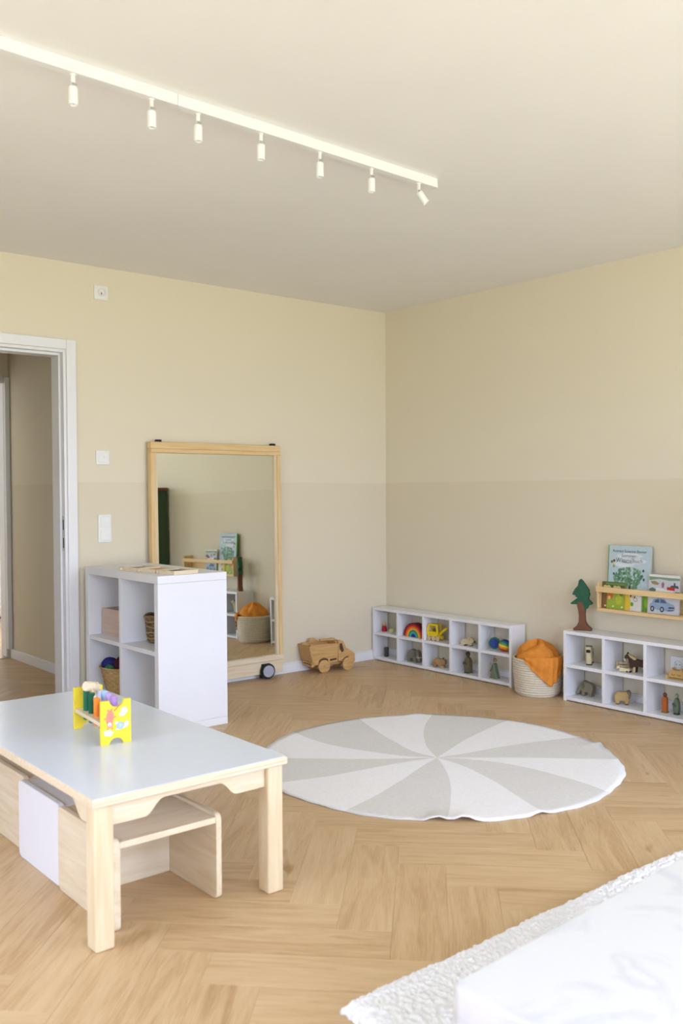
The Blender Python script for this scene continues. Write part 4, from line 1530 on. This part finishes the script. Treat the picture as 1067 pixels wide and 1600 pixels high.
# ------------------------------------------------------------------ wooden toy truck
tk = thing('toy_truck', 'wooden toy dump truck parked by the left wall', 'toy truck', (-.632, -.108, 0), R(-8))
tk.scale = (1.06, 1.06, 1.06)
TW = .058
side = [(-.225, .150), (-.205, .150), (-.150, .165), (-.118, .200), (-.10, .200)]
bed = [(-.150, .178), (-.140, .052), (-.095, .050), (-.088, .078), (-.060, .094), (-.025, .080), (-.020, .056), (.045, .060), (.050, .150), (.046, .172)]
for y in (-TW, TW - .012):
    MB().prism(bed, y, y + .012, 'XZ').build('bed_side', TRUCKW, tk, .002)
box('bed_floor', TRUCKW, tk, -.148, .05, -TW + .012, TW - .012, .085, .095)
MB().prism([(-.166, .172), (-.156, .172), (-.132, .072), (-.142, .072)], -TW - .014, TW + .014, 'XZ').build('tailgate', TRUCKW, tk, .002)
for z in (.058, .040):
    box('rear_slat', TRUCKW, tk, -.140, -.124, -TW, TW, z, z + .012, .0015)
MB().prism([(-.10, .165), (-.095, .200), (-.06, .200), (-.03, .175)], TW - .012, TW, 'XZ').build('far_side_top', TRUCKW, tk, .002)
box('headboard', TRUCKW, tk, .036, .048, -TW + .012, TW - .012, .095, .185, .002)
cabp = [(.050, .062), (.050, .188), (.062, .192), (.088, .180), (.108, .140), (.152, .112), (.170, .100), (.172, .074), (.160, .060), (.144, .052), (.138, .072), (.115, .086), (.086, .074), (.078, .056)]
win = [(.058, .170), (.076, .170), (.090, .120), (.074, .112), (.066, .128), (.058, .138)]
for y in (-TW, TW - .014):
    MB().prism(cabp, y, y + .014, 'XZ').build('cab_side', TRUCKW, tk, .002)
MB().prism([(.052, .178), (.060, .190), (.086, .178), (.106, .138), (.150, .110), (.166, .098), (.166, .078), (.155, .078), (.1, .09), (.06, .1)], -TW + .014, TW - .014, 'XZ').build('hood', TRUCKW, tk, .002)
MB().prism(win, -TW - .0006, -TW + .001, 'XZ').build('cab_window', cm('4a3a28'), tk)
MB().tube([(-.052, -.006, .192), (.052, -.006, .190)], .009, 10).build('grip_bar', TRUCKW, tk)
box('chassis', TRUCKW, tk, -.12, .155, -.022, .022, .034, .056, .002)
MB().prism([(-.012, .068), (.036, .072), (.036, .082), (-.012, .080)], -TW - .0006, -TW + .001, 'XZ').build('side_slot', cm('3f3022'), tk)
box('front_bumper', TRUCKW, tk, .160, .172, -TW, TW, .046, .070, .002)
for x in (-.058, .115):
    o = MB().tube([(x, -.075, .040), (x, .075, .040)], .006, 8).build('axle', TRUCKW, tk)
    for y in (-.072, .058):
        w = MB().lathe([(.036, -.007), (.040, -.005), (.040, .005), (.036, .007)], n=28).build('wheel', TRUCKW, tk)
        w.rotation_euler = (R(90), 0, 0)
        w.location = (x, y + .007, .040)
        smooth_angle(w, 30)
        MB().lathe([(.006, .0072), (.006, .0088)], n=12).build('axle_pin', cm('6b5434'), w)

# ------------------------------------------------------------------ green cupboard seen in the mirror
gc = thing('green_cupboard', 'dark green cupboard with brown top reflected in the mirror', 'cupboard', (-.21, -3.50, 0))
box('carcass', DARKGREEN, gc, -.19, .19, -.48, .48, .06, 1.27, .004)
box('plinth', DARKGREEN, gc, -.17, .19, -.47, .47, 0, .06, .002)
box('top_board', BROWN, gc, -.21, .19, -.50, .50, 1.27, 1.30, .004)
for y in (-.235, .235):
    dr = box('door', DARKGREEN, gc, -.208, -.19, y - .232, y + .232, .075, 1.255, .004)
    k_ = MB().ball((-.222, y - math.copysign(.20, y), .70), .014, 12, 8).build('knob', BROWN, dr, smooth=True)
